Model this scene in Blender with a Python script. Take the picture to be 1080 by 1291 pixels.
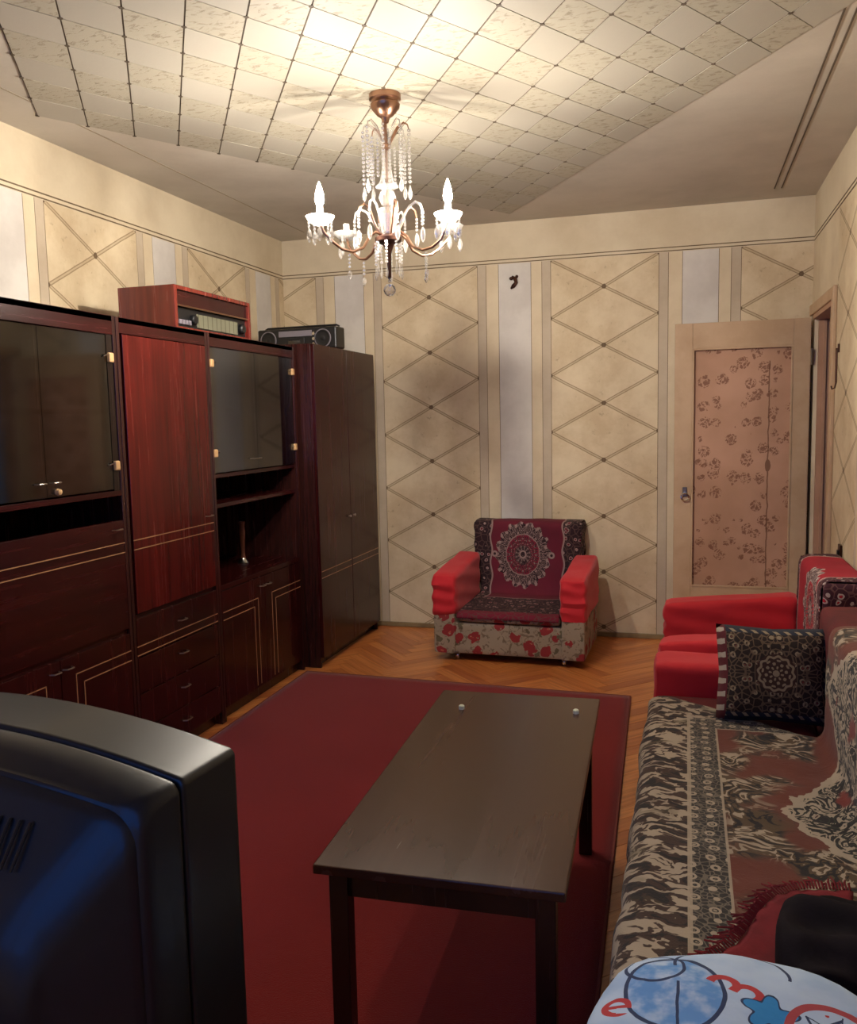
import bpy, bmesh, math, random
from mathutils import Vector, Matrix, noise as mnoise
random.seed(7)
S = bpy.context.scene
COL = S.collection
for o in list(bpy.data.objects): bpy.data.objects.remove(o)

# ------------------------------------------------------------------ camera
cam_d = bpy.data.cameras.new('camera'); cam = bpy.data.objects.new('camera', cam_d); COL.objects.link(cam)
cam_d.sensor_fit = 'VERTICAL'; cam_d.sensor_height = 36.0; cam_d.lens = 36.0*1088.8/1291.0
cam_d.clip_start = 0.02
R_ = Vector((0.95858849, 0.28400464, -0.02120068)); U_ = Vector((-0.00979368, 0.10727092, 0.99418159)); F_ = Vector((-0.2846264, 0.9528034, -0.10561012))
M = Matrix((R_, U_, -F_)).transposed().to_4x4(); M.translation = Vector((2.6184, -5.4468, 1.3843))
cam.matrix_world = M
S.camera = cam

# ------------------------------------------------------------------ world: blue dusk sky outside the window
w = bpy.data.worlds.new('dusk_sky'); S.world = w; w.use_nodes = True
bg = w.node_tree.nodes['Background']
bg.inputs[0].default_value = (0.05, 0.19, 0.70, 1); bg.inputs[1].default_value = 2.6

# ------------------------------------------------------------------ exposure
S.view_settings.view_transform = 'Standard'; S.view_settings.look = 'None'
S.view_settings.exposure = 0.25; S.view_settings.gamma = 1.0; S.view_settings.use_curve_mapping = False
BULB = 6500.0            # radiance of the two lit candle bulbs

# ------------------------------------------------------------------ room numbers
W, H, YF = 3.307, 2.6, -6.0      # right wall x, ceiling z, front (window) wall y; back wall y = 0

def C(h, k=1.0):
    h = h.lstrip('#'); out = []
    for i in (0, 2, 4):
        c = int(h[i:i+2], 16)/255.0
        out.append((c/12.92 if c <= .04045 else ((c+.055)/1.055)**2.4)*k)
    return (out[0], out[1], out[2], 1.0)

# ------------------------------------------------------------------ node expression helpers
class X:
    def __init__(s, g, k): s.g = g; s.k = k
    def _m(s, op, b=None, c=None, clamp=False): return s.g.math(op, s, b, c, clamp)
    def __add__(s, b): return s._m('ADD', b)
    __radd__ = __add__
    def __sub__(s, b): return s._m('SUBTRACT', b)
    def __rsub__(s, b): return s.g.math('SUBTRACT', b, s)
    def __mul__(s, b): return s._m('MULTIPLY', b)
    __rmul__ = __mul__
    def __truediv__(s, b): return s._m('DIVIDE', b)
    def __neg__(s): return s._m('MULTIPLY', -1.0)
    def __lt__(s, b): return s._m('LESS_THAN', b)
    def __gt__(s, b): return s._m('GREATER_THAN', b)
    def sin(s): return s._m('SINE')
    def cos(s): return s._m('COSINE')
    def abs(s): return s._m('ABSOLUTE')
    def sqrt(s): return s._m('SQRT')
    def fract(s): return s._m('FRACT')
    def floor(s): return s._m('FLOOR')
    def atan2(s, b): return s._m('ARCTAN2', b)
    def min(s, b): return s._m('MINIMUM', b)
    def max(s, b): return s._m('MAXIMUM', b)
    def pw(s, b): return s._m('POWER', b)
    def sm(s, a, b):
        n = s.g.nt.nodes.new('ShaderNodeMapRange'); n.interpolation_type = 'SMOOTHSTEP'
        s.g.put(n.inputs[0], s); n.inputs[1].default_value = a; n.inputs[2].default_value = b
        return X(s.g, n.outputs[0])
class G:
    def __init__(s, nt): s.nt = nt
    def put(s, inp, v):
        if isinstance(v, X): s.nt.links.new(v.k, inp)
        elif isinstance(v, (int, float)):
            if hasattr(inp.default_value, '__len__'): inp.default_value = [v]*len(inp.default_value)
            else: inp.default_value = v
        else: inp.default_value = v
    def math(s, op, a, b=None, c=None, clamp=False):
        n = s.nt.nodes.new('ShaderNodeMath'); n.operation = op; n.use_clamp = clamp
        s.put(n.inputs[0], a)
        if b is not None: s.put(n.inputs[1], b)
        if c is not None: s.put(n.inputs[2], c)
        return X(s, n.outputs[0])
    def coord(s, kind='Object'):
        n = s.nt.nodes.new('ShaderNodeTexCoord'); return X(s, n.outputs[kind])
    def sep(s, v):
        n = s.nt.nodes.new('ShaderNodeSeparateXYZ'); s.put(n.inputs[0], v); return [X(s, n.outputs[i]) for i in range(3)]
    def vec(s, x, y, z=0.0):
        n = s.nt.nodes.new('ShaderNodeCombineXYZ')
        for i, v in enumerate((x, y, z)): s.put(n.inputs[i], v)
        return X(s, n.outputs[0])
    def noise(s, v, scale, detail=3.0, rough=.5, dist=0.0):
        n = s.nt.nodes.new('ShaderNodeTexNoise'); s.put(n.inputs['Vector'], v); n.inputs['Scale'].default_value = scale
        n.inputs['Detail'].default_value = detail; n.inputs['Roughness'].default_value = rough; n.inputs['Distortion'].default_value = dist
        return X(s, n.outputs[0])
    def vor(s, v, scale, feature='F1', out='Distance', rnd=1.0):
        n = s.nt.nodes.new('ShaderNodeTexVoronoi'); n.feature = feature; s.put(n.inputs['Vector'], v); n.inputs['Scale'].default_value = scale
        n.inputs['Randomness'].default_value = rnd
        return X(s, n.outputs[out])
    def mix(s, f, a, b):
        n = s.nt.nodes.new('ShaderNodeMix'); n.data_type = 'RGBA'; n.clamp_factor = True
        s.put(n.inputs[0], f); s.put(n.inputs[6], a); s.put(n.inputs[7], b); return X(s, n.outputs[2])
    def rnd(s):
        a = s.nt.nodes.new('ShaderNodeObjectInfo'); b = s.nt.nodes.new('ShaderNodeNewGeometry')
        return (X(s, a.outputs['Random'])*7.13 + X(s, b.outputs['Random Per Island'])*3.77).fract()

def mat(name, fn=None, color=None, rough=.6, metal=0.0, spec=.5, coat=0.0, bump=None, sheen=0.0):
    m = bpy.data.materials.new(name); m.use_nodes = True; nt = m.node_tree
    b = nt.nodes['Principled BSDF']; g = G(nt)
    b.inputs['Roughness'].default_value = rough; b.inputs['Metallic'].default_value = metal
    b.inputs['Specular IOR Level'].default_value = spec; b.inputs['Coat Weight'].default_value = coat
    b.inputs['Sheen Weight'].default_value = sheen
    if color is not None: b.inputs['Base Color'].default_value = color
    if fn:
        r = fn(g)
        if isinstance(r, dict):
            if 'color' in r: g.put(b.inputs['Base Color'], r['color'])
            if 'rough' in r: g.put(b.inputs['Roughness'], r['rough'])
            if 'bump' in r:
                n = nt.nodes.new('ShaderNodeBump'); g.put(n.inputs['Height'], r['bump']); n.inputs['Distance'].default_value = r.get('dist', .002)
                n.inputs['Strength'].default_value = r.get('str', .6); nt.links.new(n.outputs[0], b.inputs['Normal'])
        else: g.put(b.inputs['Base Color'], r)
    return m

# ------------------------------------------------------------------ mesh helpers
def bm_(): return bmesh.new()
def bx(bm, x0, x1, y0, y1, z0, z1, bev=0.0, seg=2):
    r = bmesh.ops.create_cube(bm, size=1.0); vs = r['verts']
    for v in vs:
        v.co = Vector((x0+(v.co.x+.5)*(x1-x0), y0+(v.co.y+.5)*(y1-y0), z0+(v.co.z+.5)*(z1-z0)))
    if bev > 0:
        es = list({e for v in vs for e in v.link_edges})
        bmesh.ops.bevel(bm, geom=es, offset=bev, segments=seg, affect='EDGES', profile=.5)
    return bm
def box(*a, **k): return bx(bm_(), *a, **k)
def lathe(bm, prof, c=(0, 0, 0), n=20, axis='Z'):
    rings = []
    for r, z in prof:
        ring = []
        for i in range(n):
            t = 2*math.pi*i/n; p = (max(r, 1e-4)*math.cos(t), max(r, 1e-4)*math.sin(t), z)
            if axis == 'Y': p = (p[0], z, p[1])
            if axis == 'X': p = (z, p[0], p[1])
            ring.append(bm.verts.new((p[0]+c[0], p[1]+c[1], p[2]+c[2])))
        rings.append(ring)
    for a, b in zip(rings, rings[1:]):
        for i in range(n):
            j = (i+1) % n; bm.faces.new((a[i], a[j], b[j], b[i]))
    bm.faces.new(rings[0][::-1]); bm.faces.new(rings[-1])
    return bm
def tube(bm, pts, r, n=8):
    pts = [Vector(p) for p in pts]; rings = []
    up0 = Vector((0, 0, 1))
    for i, p in enumerate(pts):
        d = (pts[min(i+1, len(pts)-1)] - pts[max(i-1, 0)]).normalized()
        up = up0 if abs(d.z) < .95 else Vector((0, 1, 0))
        a = d.cross(up).normalized(); b = a.cross(d).normalized()
        rr = r[i] if isinstance(r, (list, tuple)) else r
        rings.append([bm.verts.new(p + (a*math.cos(2*math.pi*k/n) + b*math.sin(2*math.pi*k/n))*rr) for k in range(n)])
    for q in range(1, len(rings)):      # keep rings aligned
        a0 = rings[q-1][0].co - pts[q-1]
        best = max(range(n), key=lambda k: a0.dot(rings[q][k].co - pts[q])); rings[q] = rings[q][best:]+rings[q][:best]
    for a, b in zip(rings, rings[1:]):
        for i in range(n):
            j = (i+1) % n; bm.faces.new((a[i], a[j], b[j], b[i]))
    bm.faces.new(rings[0][::-1]); bm.faces.new(rings[-1])
    return bm
def ico(bm, c, r, sub=1, sz=1.0):
    v = bmesh.ops.create_icosphere(bm, subdivisions=sub, radius=r)['verts']
    for q in v: q.co = Vector((q.co.x+c[0], q.co.y+c[1], q.co.z*sz+c[2]))
    return bm
def grid(bm, fn, nu, nv, uvfn=None):
    uvl = bm.loops.layers.uv.verify(); V = []; T = {}
    for j in range(nv+1):
        row = []
        for i in range(nu+1):
            u, v = i/nu, j/nv; q = bm.verts.new(fn(u, v)); T[q] = uvfn(u, v) if uvfn else (u, v); row.append(q)
        V.append(row)
    for j in range(nv):
        for i in range(nu):
            f = bm.faces.new((V[j][i], V[j][i+1], V[j+1][i+1], V[j+1][i]))
            for l in f.loops: l[uvl].uv = T[l.vert]
    return bm
def puff(bm, x0, x1, y0, y1, z0, z1, bev=.03, cuts=7, amp=.006, freq=6.0, seed=0, stretch=(1, 1, 1)):
    b2 = bm_(); bx(b2, x0, x1, y0, y1, z0, z1)
    bmesh.ops.subdivide_edges(b2, edges=b2.edges[:], cuts=cuts, use_grid_fill=True)
    c = Vector(((x0+x1)/2, (y0+y1)/2, (z0+z1)/2)); h = Vector(((x1-x0)/2, (y1-y0)/2, (z1-z0)/2))
    for v in b2.verts:
        d = v.co - c; q = Vector([max(-(h[k]-bev), min(h[k]-bev, d[k])) for k in range(3)]); e = d-q
        if e.length > 1e-6: d = q + e.normalized()*min(bev, max(abs(e.x), abs(e.y), abs(e.z)))
        p = c+d; s = Vector((p.x*stretch[0], p.y*stretch[1], p.z*stretch[2]))*freq + Vector((seed*3.1, seed*1.7, seed))
        n = d.normalized(); v.co = p + n*amp*(mnoise.noise(s)+.5*mnoise.noise(s*2.3))
    me = bpy.data.meshes.new('tmp'); b2.to_mesh(me); b2.free(); bm.from_mesh(me); bpy.data.meshes.remove(me)
    return bm

ROOT = {}
def thing(name, label, cat, loc=(0, 0, 0), rz=0.0, group=None, kind=None):
    o = bpy.data.objects.new(name, None); COL.objects.link(o); o.location = loc; o.rotation_euler = (0, 0, rz); o.empty_display_size = .1
    ROOT[o.name] = Matrix.Translation(Vector(loc)) @ Matrix.Rotation(rz, 4, 'Z')
    return tag(o, label, cat, group, kind)
def tag(o, label=None, cat=None, group=None, kind=None):
    if label: o['label'] = label
    if cat: o['category'] = cat
    if group: o['group'] = group
    if kind: o['kind'] = kind
    return o
def obj(name, bm, m, parent=None, world=True, smooth=False, solid=0.0, label=None, sub=0, ang=35):
    if parent is not None and world and parent.name in ROOT: bm.transform(ROOT[parent.name].inverted())
    bmesh.ops.recalc_face_normals(bm, faces=bm.faces[:])
    me = bpy.data.meshes.new(name); bm.to_mesh(me); bm.free()
    if m: me.materials.append(m)
    if smooth:
        me.polygons.foreach_set('use_smooth', [True]*len(me.polygons))
        try: me.set_sharp_from_angle(angle=math.radians(ang))
        except Exception: pass
    o = bpy.data.objects.new(name, me); COL.objects.link(o)
    if parent is not None:
        o.parent = parent
        if parent.name in ROOT: ROOT[o.name] = ROOT[parent.name]
    if solid:
        md = o.modifiers.new('thickness', 'SOLIDIFY'); md.thickness = solid; md.offset = -1
    if sub:
        md = o.modifiers.new('smooth', 'SUBSURF'); md.levels = sub; md.render_levels = sub
    if label: o['label'] = label
    return o
def inst(src, name, loc, parent):
    o = bpy.data.objects.new(name, src.data); COL.objects.link(o); o.parent = parent; o.location = loc
    return o
def struct(name, bm, m, label, **k):
    return tag(obj(name, bm, m, **k), label, None, None, 'structure')

# ------------------------------------------------------------------ materials
def mottled(c1, c2, scale=3.0, fine=60, bump=0.0004):
    def f(g):
        p = g.coord(); n = g.noise(p, scale, 5, .6); n2 = g.noise(p, fine, 2)
        return {'color': g.mix(n.sm(.35, .7)*.8+n2*.2, c1, c2), 'bump': n2, 'dist': bump, 'str': .4}
    return f
M_wall = mat('cream_plaster', mottled(C('#d9cbb0'), C('#c6b598'), 2.2), rough=.75)
M_side = mat('hall_paint', mottled(C('#c3a684'), C('#b59a78'), 2.2), rough=.75)
M_pale = mat('pale_grey_wallpaper', mottled(C('#d3cdc6'), C('#c3bcb5'), 4.0), rough=.7)
M_creamstrip = mat('cream_wallpaper', mottled(C('#d8c8ab'), C('#c6b395'), 3.0), rough=.7)
M_taupe = mat('taupe_wallpaper', mottled(C('#c2b29c'), C('#b2a18b'), 4.0), rough=.7)
M_line = mat('brown_print_line', color=C('#6a573f'), rough=.7)
def diamond(g):
    p = g.coord(); x, y, z = g.sep(p)      # panel local: x centred across, z up from the floor
    n = g.noise(p, 2.6, 6, .65); f = g.noise(g.vec(x*1.0, y, z), 26, 5, .7)
    base = g.mix(n.sm(.35, .68), C('#d8c7a8'), C('#c2ac8b'))
    base = g.mix(f.sm(.58, .72)*n.sm(.42, .6)*.7, base, C('#968367'))
    P = .3515; k = (P/2)/.3225; wob = (g.noise(p, 9, 2)-.5)*.006
    def dl(s):
        t = (((z+wob-.4135)+x*(s*k))/P + .5).fract()-.5
        d = (t*P).abs()*(1/math.sqrt(1+k*k))
        d2 = (d-.0065).abs()
        return (d2 < .0026).max((d < .0066)*.35)
    ln = dl(1).max(dl(-1))
    c = g.mix(ln*.75, base, C('#7d6547'))
    t = (((z-.4135)/P)+.5).fract()-.5
    kn = ((x*x+(t*P)*(t*P)).sqrt()+(g.noise(p, 60, 2)-.5)*.008) < .0145
    ed = (((x.abs()-.3225).abs()*1.0)); t2 = (((z-.4135)/P)).fract()-.5
    kn2 = ((ed*ed+(t2*P)*(t2*P)).sqrt()) < .009
    c = g.mix(kn.max(kn2)*.85, c, C('#584128'))
    return {'color': c, 'bump': f, 'dist': .0006, 'str': .4}
M_diam = mat('diamond_lattice_wallpaper', diamond, rough=.7)
M_ceil = mat('ceiling_paper', mottled(C('#cbc3b6'), C('#b5ada0'), 1.6), rough=.75)
def tile_a(g):
    p = g.coord(); n = g.noise(p, 5, 3); r = g.rnd()
    return {'color': g.mix(n*.5+r*.4, C('#b0aa9d'), C('#a19a8c')), 'bump': g.noise(p, 70, 3), 'dist': .0006}
def tile_b(g):
    x, y, z = g.sep(g.coord()); r = g.rnd(); v = g.vec(x+r*9, y+r*5, 0)
    f = g.noise(g.vec((x+r*9)*1.0, y*2.0+r*5, 0), 26, 4, .65, .8).sm(.52, .66)
    c = g.mix(f*.62, C('#aba493'), C('#7a6e57'))
    return {'color': c, 'bump': 1-f, 'dist': .0015}
M_tile_a = mat('plain_ceiling_tile', tile_a, rough=.65)
M_tile_b = mat('marbled_ceiling_tile', tile_b, rough=.65)
M_joint = mat('dark_ceiling_joint', color=C('#574a3b'), rough=.8)

def wood(c1, c2, axis=2, sc=1.0):
    def f(g):
        x = list(g.sep(g.coord())); s = [38*sc, 38*sc, 38*sc]; s[axis] = 1.6*sc
        v = g.vec(x[0]*s[0], x[1]*s[1], x[2]*s[2])
        n = g.noise(v, 1.0, 4, .6, .4); n2 = g.noise(v, .22, 2)
        return {'color': g.mix(n.sm(.3, .7)*.65+n2*.35, c1, c2), 'rough': n*.12+.20}
    return f
M_mahog = mat('polished_mahogany', wood(C('#1f0808'), C('#3a0f0e')), rough=.25, coat=.10, spec=.30)
M_mahogB = mat('lit_red_mahogany', wood(C('#380c0a'), C('#5e1713')), rough=.25, coat=.10, spec=.30)  # mahogany lightened and reddened: lamp light put into the upper door's colour
M_mahogh = mat('mahogany_horizontal', wood(C('#1f0808'), C('#3a0f0e'), 1), rough=.25, coat=.10, spec=.30)
M_carc = mat('dark_carcass', wood(C('#22100e'), C('#3c1b18')), rough=.35)
M_inner = mat('cabinet_interior', wood(C('#120c0a'), C('#20130f')), rough=.5)
M_gold = mat('brass_line', color=C('#a87f58'), rough=.45)
M_chrome = mat('chrome', color=C('#c8c4bc'), rough=.2, metal=1.0)
M_hinge = mat('tan_plastic_clip', color=C('#c9a171'), rough=.4)
M_brasshandle = mat('worn_handle_metal', color=C('#8d8276'), rough=.3, metal=.9)
M_black = mat('black_plastic', color=C('#141416'), rough=.4)
M_grey = mat('grey_plastic', color=C('#77717a'), rough=.4)

def glass_mix(name, tint, gl=.10, rough=.02):
    m = bpy.data.materials.new(name); m.use_nodes = True; nt = m.node_tree; nt.nodes.clear()
    o = nt.nodes.new('ShaderNodeOutputMaterial'); mx = nt.nodes.new('ShaderNodeMixShader'); t = nt.nodes.new('ShaderNodeBsdfTransparent')
    gs = nt.nodes.new('ShaderNodeBsdfGlossy'); lw = nt.nodes.new('ShaderNodeFresnel'); lw.inputs[0].default_value = 1.5
    ad = nt.nodes.new('ShaderNodeMath'); ad.operation = 'ADD'; ad.inputs[1].default_value = gl; ad.use_clamp = True
    t.inputs[0].default_value = tint; gs.inputs['Roughness'].default_value = rough
    nt.links.new(lw.outputs[0], ad.inputs[0]); nt.links.new(ad.outputs[0], mx.inputs[0]); nt.links.new(t.outputs[0], mx.inputs[1]); nt.links.new(gs.outputs[0], mx.inputs[2])
    nt.links.new(mx.outputs[0], o.inputs[0]); return m
M_glass = glass_mix('smoked_cabinet_glass', (.6, .6, .56, 1), .13, .06)
M_pane = glass_mix('window_glass', (.95, .97, 1, 1), .0)
M_crystal = glass_mix('crystal', (.97, .97, .97, 1), .08, .08)
def mix_in_white(m, k, col):
    n = m.node_tree; o = [q for q in n.nodes if q.type == 'OUTPUT_MATERIAL'][0]; src_ = o.inputs[0].links[0].from_socket
    d = n.nodes.new('ShaderNodeBsdfTranslucent'); d.inputs[0].default_value = col; e = n.nodes.new('ShaderNodeBsdfDiffuse'); e.inputs[0].default_value = col
    a = n.nodes.new('ShaderNodeMixShader'); n.links.new(d.outputs[0], a.inputs[1]); n.links.new(e.outputs[0], a.inputs[2])
    x = n.nodes.new('ShaderNodeMixShader'); x.inputs[0].default_value = k; n.links.new(src_, x.inputs[1]); n.links.new(a.outputs[0], x.inputs[2]); n.links.new(x.outputs[0], o.inputs[0])
mix_in_white(M_crystal, .10, (.62, .58, .56, 1))
M_frost = glass_mix('milky_glass', (.97, .97, .97, 1), .06, .1); mix_in_white(M_frost, .30, (.5, .48, .46, 1))
M_brass = mat('chandelier_brass', color=C('#a5806a'), rough=.28, metal=1.0)
M_bronze = mat('dark_bronze', color=C('#4a3128'), rough=.35, metal=.9)
M_bulb = bpy.data.materials.new('lit_bulb'); M_bulb.use_nodes = True
_b = M_bulb.node_tree.nodes['Principled BSDF']; _b.inputs['Base Color'].default_value = (1, 1, 1, 1)
_b.inputs['Emission Color'].default_value = (1.0, .91, .78, 1); 
_g = G(M_bulb.node_tree); _t = (_g.sep(_g.coord())[2]+.422)/.094     # emission shaped bright low, weak at the tip, to spare the ceiling
_g.put(_b.inputs['Emission Strength'], (1-_t.sm(.15, .36)*.93)*BULB)

# ================================================================== SETTING
def plank_m(g):
    x, y, z = g.sep(g.coord()); r = g.rnd()
    n = g.noise(g.vec(x*3+r*20, y*60+r*9, 0), 1.0, 4, .6)
    c = g.mix(r, C('#b4622f'), C('#e0904e')); c = g.mix(n.sm(.35, .75)*.5, c, C('#8a4722'))
    return {'color': c, 'rough': n*.15+.28}
M_plank = mat('varnished_oak_parquet', plank_m, rough=.35, coat=.2)
M_under = mat('dark_subfloor', color=C('#2a1509'), rough=.8)
floor = struct('floor', box(0, W, YF, 0, -.1, -.004), M_under, 'orange-brown herringbone parquet floor')
# herringbone parquet
PW, NPL = .07, 6
PL = PW*NPL; gap = .0008
def clip(poly):
    for ax, lim, sg in ((0, .001, 1), (0, W-.001, -1), (1, YF+.001, 1), (1, -.001, -1)):
        out = []
        for i in range(len(poly)):
            a, b = poly[i], poly[(i+1) % len(poly)]
            da, db = (a[ax]-lim)*sg, (b[ax]-lim)*sg
            if da >= 0: out.append(a)
            if da*db < 0:
                t = da/(da-db); out.append((a[0]+(b[0]-a[0])*t, a[1]+(b[1]-a[1])*t))
        poly = out
        if len(poly) < 3: return []
    return poly
c45 = math.sqrt(.5)
def to_room(u, v):
    u *= PW; v *= PW
    return (1.65+(u-v)*c45, -3.0+(u+v)*c45)
def full_plank():
    bm = box(-PL/2+gap, PL/2-gap, -PW/2+gap, PW/2-gap, -.009, 0); return bm
vis, hid = [], []
rng = range(-75, 76)
for r in rng:
    for cc in range(-8, 9):
        u0 = r+2*NPL*cc
        vis.append((u0, r, NPL, 1))
        q = r; vis.append((q, q-2*NPL+1+2*NPL*cc, 1, NPL))
planks = []
for (u0, v0, du, dv) in vis:
    poly = [to_room(u0, v0), to_room(u0+du, v0), to_room(u0+du, v0+dv), to_room(u0, v0+dv)]
    cp = clip(poly)
    if not cp: continue
    ar = abs(sum(cp[i][0]*cp[(i+1) % len(cp)][1]-cp[(i+1) % len(cp)][0]*cp[i][1] for i in range(len(cp))))/2
    if ar < 2e-4: continue
    cx = sum(p[0] for p in cp)/len(cp); cy = sum(p[1] for p in cp)/len(cp)
    planks.append((cp, cx, cy, ar > PL*PW*.995, math.radians(45 if du > dv else 135)))
def in_view(p):
    _, x, y, f, a = p
    return (y > -1.45 and .5 < x < 2.65) or (2.25 < x < 2.66 and y > -4.1) or (.45 < x < .75 and -2.6 < y < -1.0)
shown = [p for p in planks if in_view(p)]
shown.sort(key=lambda p: (0 if (p[2] > -1.2 and .6 < p[1] < 2.6) else 1, -p[2])); rest = shown[300:] + [p for p in planks if not in_view(p)]
shown = shown[:300]
pme = None
def prism(bm, poly, z0, z1, inset=0.0):
    cx = sum(p[0] for p in poly)/len(poly); cy = sum(p[1] for p in poly)/len(poly)
    pp = [((p[0]-cx)*(1-inset)+cx, (p[1]-cy)*(1-inset)+cy) for p in poly]
    lo = [bm.verts.new((x, y, z0)) for x, y in pp]; hi = [bm.verts.new((x, y, z1)) for x, y in pp]
    bm.faces.new(lo[::-1]); bm.faces.new(hi)
    for i in range(len(pp)):
        j = (i+1) % len(pp); bm.faces.new((lo[i], lo[j], hi[j], hi[i]))
src = None
for cp, cx, cy, full, ang in shown:
    if full:
        if src is None: src = obj('plank', full_plank(), M_plank, floor); o = src
        else: o = bpy.data.objects.new('plank', src.data); COL.objects.link(o); o.parent = floor
        o.location = (cx, cy, random.uniform(-.0004, .0004)); o.rotation_euler = (0, 0, ang)
    else:
        b = bm_(); prism(b, [(p[0]-cx, p[1]-cy) for p in cp], -.009, 0, .012); b.transform(Matrix.Rotation(-ang, 4, 'Z'))
        o = obj('plank', b, M_plank, floor); o.location = (cx, cy, 0); o.rotation_euler = (0, 0, ang)
b = bm_()
for cp, cx, cy, full, ang in rest: prism(b, cp, -.009, 0, .008)
tag(obj('parquet_rest', b, M_plank, floor), kind='stuff')

# ceiling
ceiling = struct('ceiling', box(0, W, YF, 0, H, H+.1), M_ceil, 'cream ceiling with a big rhombus of patterned tiles')
O2 = Vector((2.390, -2.632)); A2 = Vector((.10257, .16633)); B2 = Vector((-.10729, .16267))
I0, I1, J0, J1 = -10, 3.8, -3, 11.1
def lat(i, j): q = O2+A2*i+B2*j; return (q.x, q.y)
b = bm_(); prism(b, [lat(I0-.012, J0), lat(I1+.004, J0), lat(I1+.004, 11), lat(I0-.012, 11)], H-.0015, H)
obj('tile_bed', b, M_joint, ceiling)
tsrc = {}
gi, gj = .0028/.19, .0019/.19
for i in range(-10, 4):
    for j in range(-3, 12):
        i1 = min(i+1, I1); j1 = min(j+1, J1)
        if j1-j < .5: continue
        di, dj = i1-i, (j1 if j1 < 11 else 11)-j
        o0 = lat(i, j); key = (round(di, 2), (i+j) % 2)
        if key not in tsrc:
            b = bm_(); prism(b, [((A2*s+B2*t).x, (A2*s+B2*t).y) for s, t in ((gi, gj), (di-gi, gj), (di-gi, dj-gj), (gi, dj-gj))], -.004, 0)
            t = obj('ceiling_tile', b, M_tile_b if (i+j) % 2 else M_tile_a, ceiling); tsrc[key] = t
        else:
            t = bpy.data.objects.new('ceiling_tile', tsrc[key].data); COL.objects.link(t); t.parent = ceiling
        t.location = (o0[0], o0[1], H+random.uniform(-.0004, .0004))
b = bm_()
for i in range(-10, 4):
    for j in range(-3, 12):
        x, y = lat(i, j); r = .0085
        prism(b, [(x+r*math.cos(k*math.pi/4), y+r*math.sin(k*math.pi/4)) for k in range(8)], H-.0048, H-.003)
tag(obj('joint_rosettes', b, M_joint, ceiling), kind='stuff')
for x, l in ((3.068, 'thin dark line'), (3.104, 'thin dark line')):
    obj('ceiling_line', box(x-.003, x+.003, -4.8, -.24, H-.003, H), M_joint, ceiling)
M_faint = mat('faint_ceiling_band', color=C('#9f9480'), rough=.8)
obj('ceiling_line', box(.255, .263, -4.8, -.2, H-.002, H), M_faint, ceiling)

# walls
DY0, DY1, DZ = -.80, -.085, 1.925      # doorway in the right wall
wall_back = struct('wall_back', box(-.12, W+.12, 0, .12, 0, H), M_wall, 'far wall papered in cream diamond-lattice panels and pale strips')
wall_left = struct('wall_left', box(-.12, 0, YF, 0, 0, H), M_wall, 'left wall above the cabinets papered in lattice panels')
b = bm_(); bx(b, W, W+.14, YF, DY0, 0, H); bx(b, W, W+.14, DY1, 0, 0, H); bx(b, W, W+.14, DY0, DY1, DZ, H)
wall_right = struct('wall_right', b, M_wall, 'right wall with the doorway beside the far corner')
b = bm_(); WX0, WX1, WZ0, WZ1 = .45, 2.75, .80, 2.30
bx(b, -.12, WX0, YF-.14, YF, 0, H); bx(b, WX1, W+.12, YF-.14, YF, 0, H); bx(b, WX0, WX1, YF-.14, YF, 0, WZ0); bx(b, WX0, WX1, YF-.14, YF, WZ1, H)
wall_front = struct('wall_front', b, M_wall, 'window wall opposite the lattice papered wall')
b = bm_(); bx(b, W+1.2, W+1.25, -2.5, 1.2, -.1, 2.6); bx(b, W+.14, W+1.2, 1.15, 1.2, -.1, 2.6); bx(b, W+.14, W+1.2, -2.5, -2.45, -.1, 2.6)
bx(b, W+.14, W+1.25, -2.5, 1.2, 2.55, 2.6); bx(b, W, W+1.25, -2.5, 1.2, -.12, -.06)
wall_hall = struct('wall_hall_lightblock', b, M_side, 'unseen hallway shell added beyond the open doorway to block light')  # unseen shell behind the doorway, added as a light block
# window behind the camera
M_white = mat('white_paint', mottled(C('#cfc6b4'), C('#bfb49e'), 5), rough=.5)
win = thing('window_1', 'wide white framed window opposite the far wall', None, ((WX0+WX1)/2, YF-.07, WZ0), kind='structure')
b = bm_()
for x0, x1, z0, z1 in ((WX0, WX1, WZ0, WZ0+.06), (WX0, WX1, WZ1-.06, WZ1), (WX0, WX0+.06, WZ0, WZ1), (WX1-.06, WX1, WZ0, WZ1), (1.17, 1.25, WZ0, WZ1), (1.95, 2.03, WZ0, WZ1)):
    bx(b, x0, x1, YF-.10, YF-.04, z0, z1)
obj('window_frame', b, M_white, win)
for x0, x1 in ((WX0+.06, 1.17), (1.25, 1.95), (2.03, WX1-.06)): obj('pane', box(x0, x1, YF-.072, YF-.068, WZ0+.06, WZ1-.06), M_pane, win)
obj('window_sill', box(WX0-.05, WX1+.05, YF-.04, YF+.16, WZ0-.03, WZ0, bev=.004), M_white, win)

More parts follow.
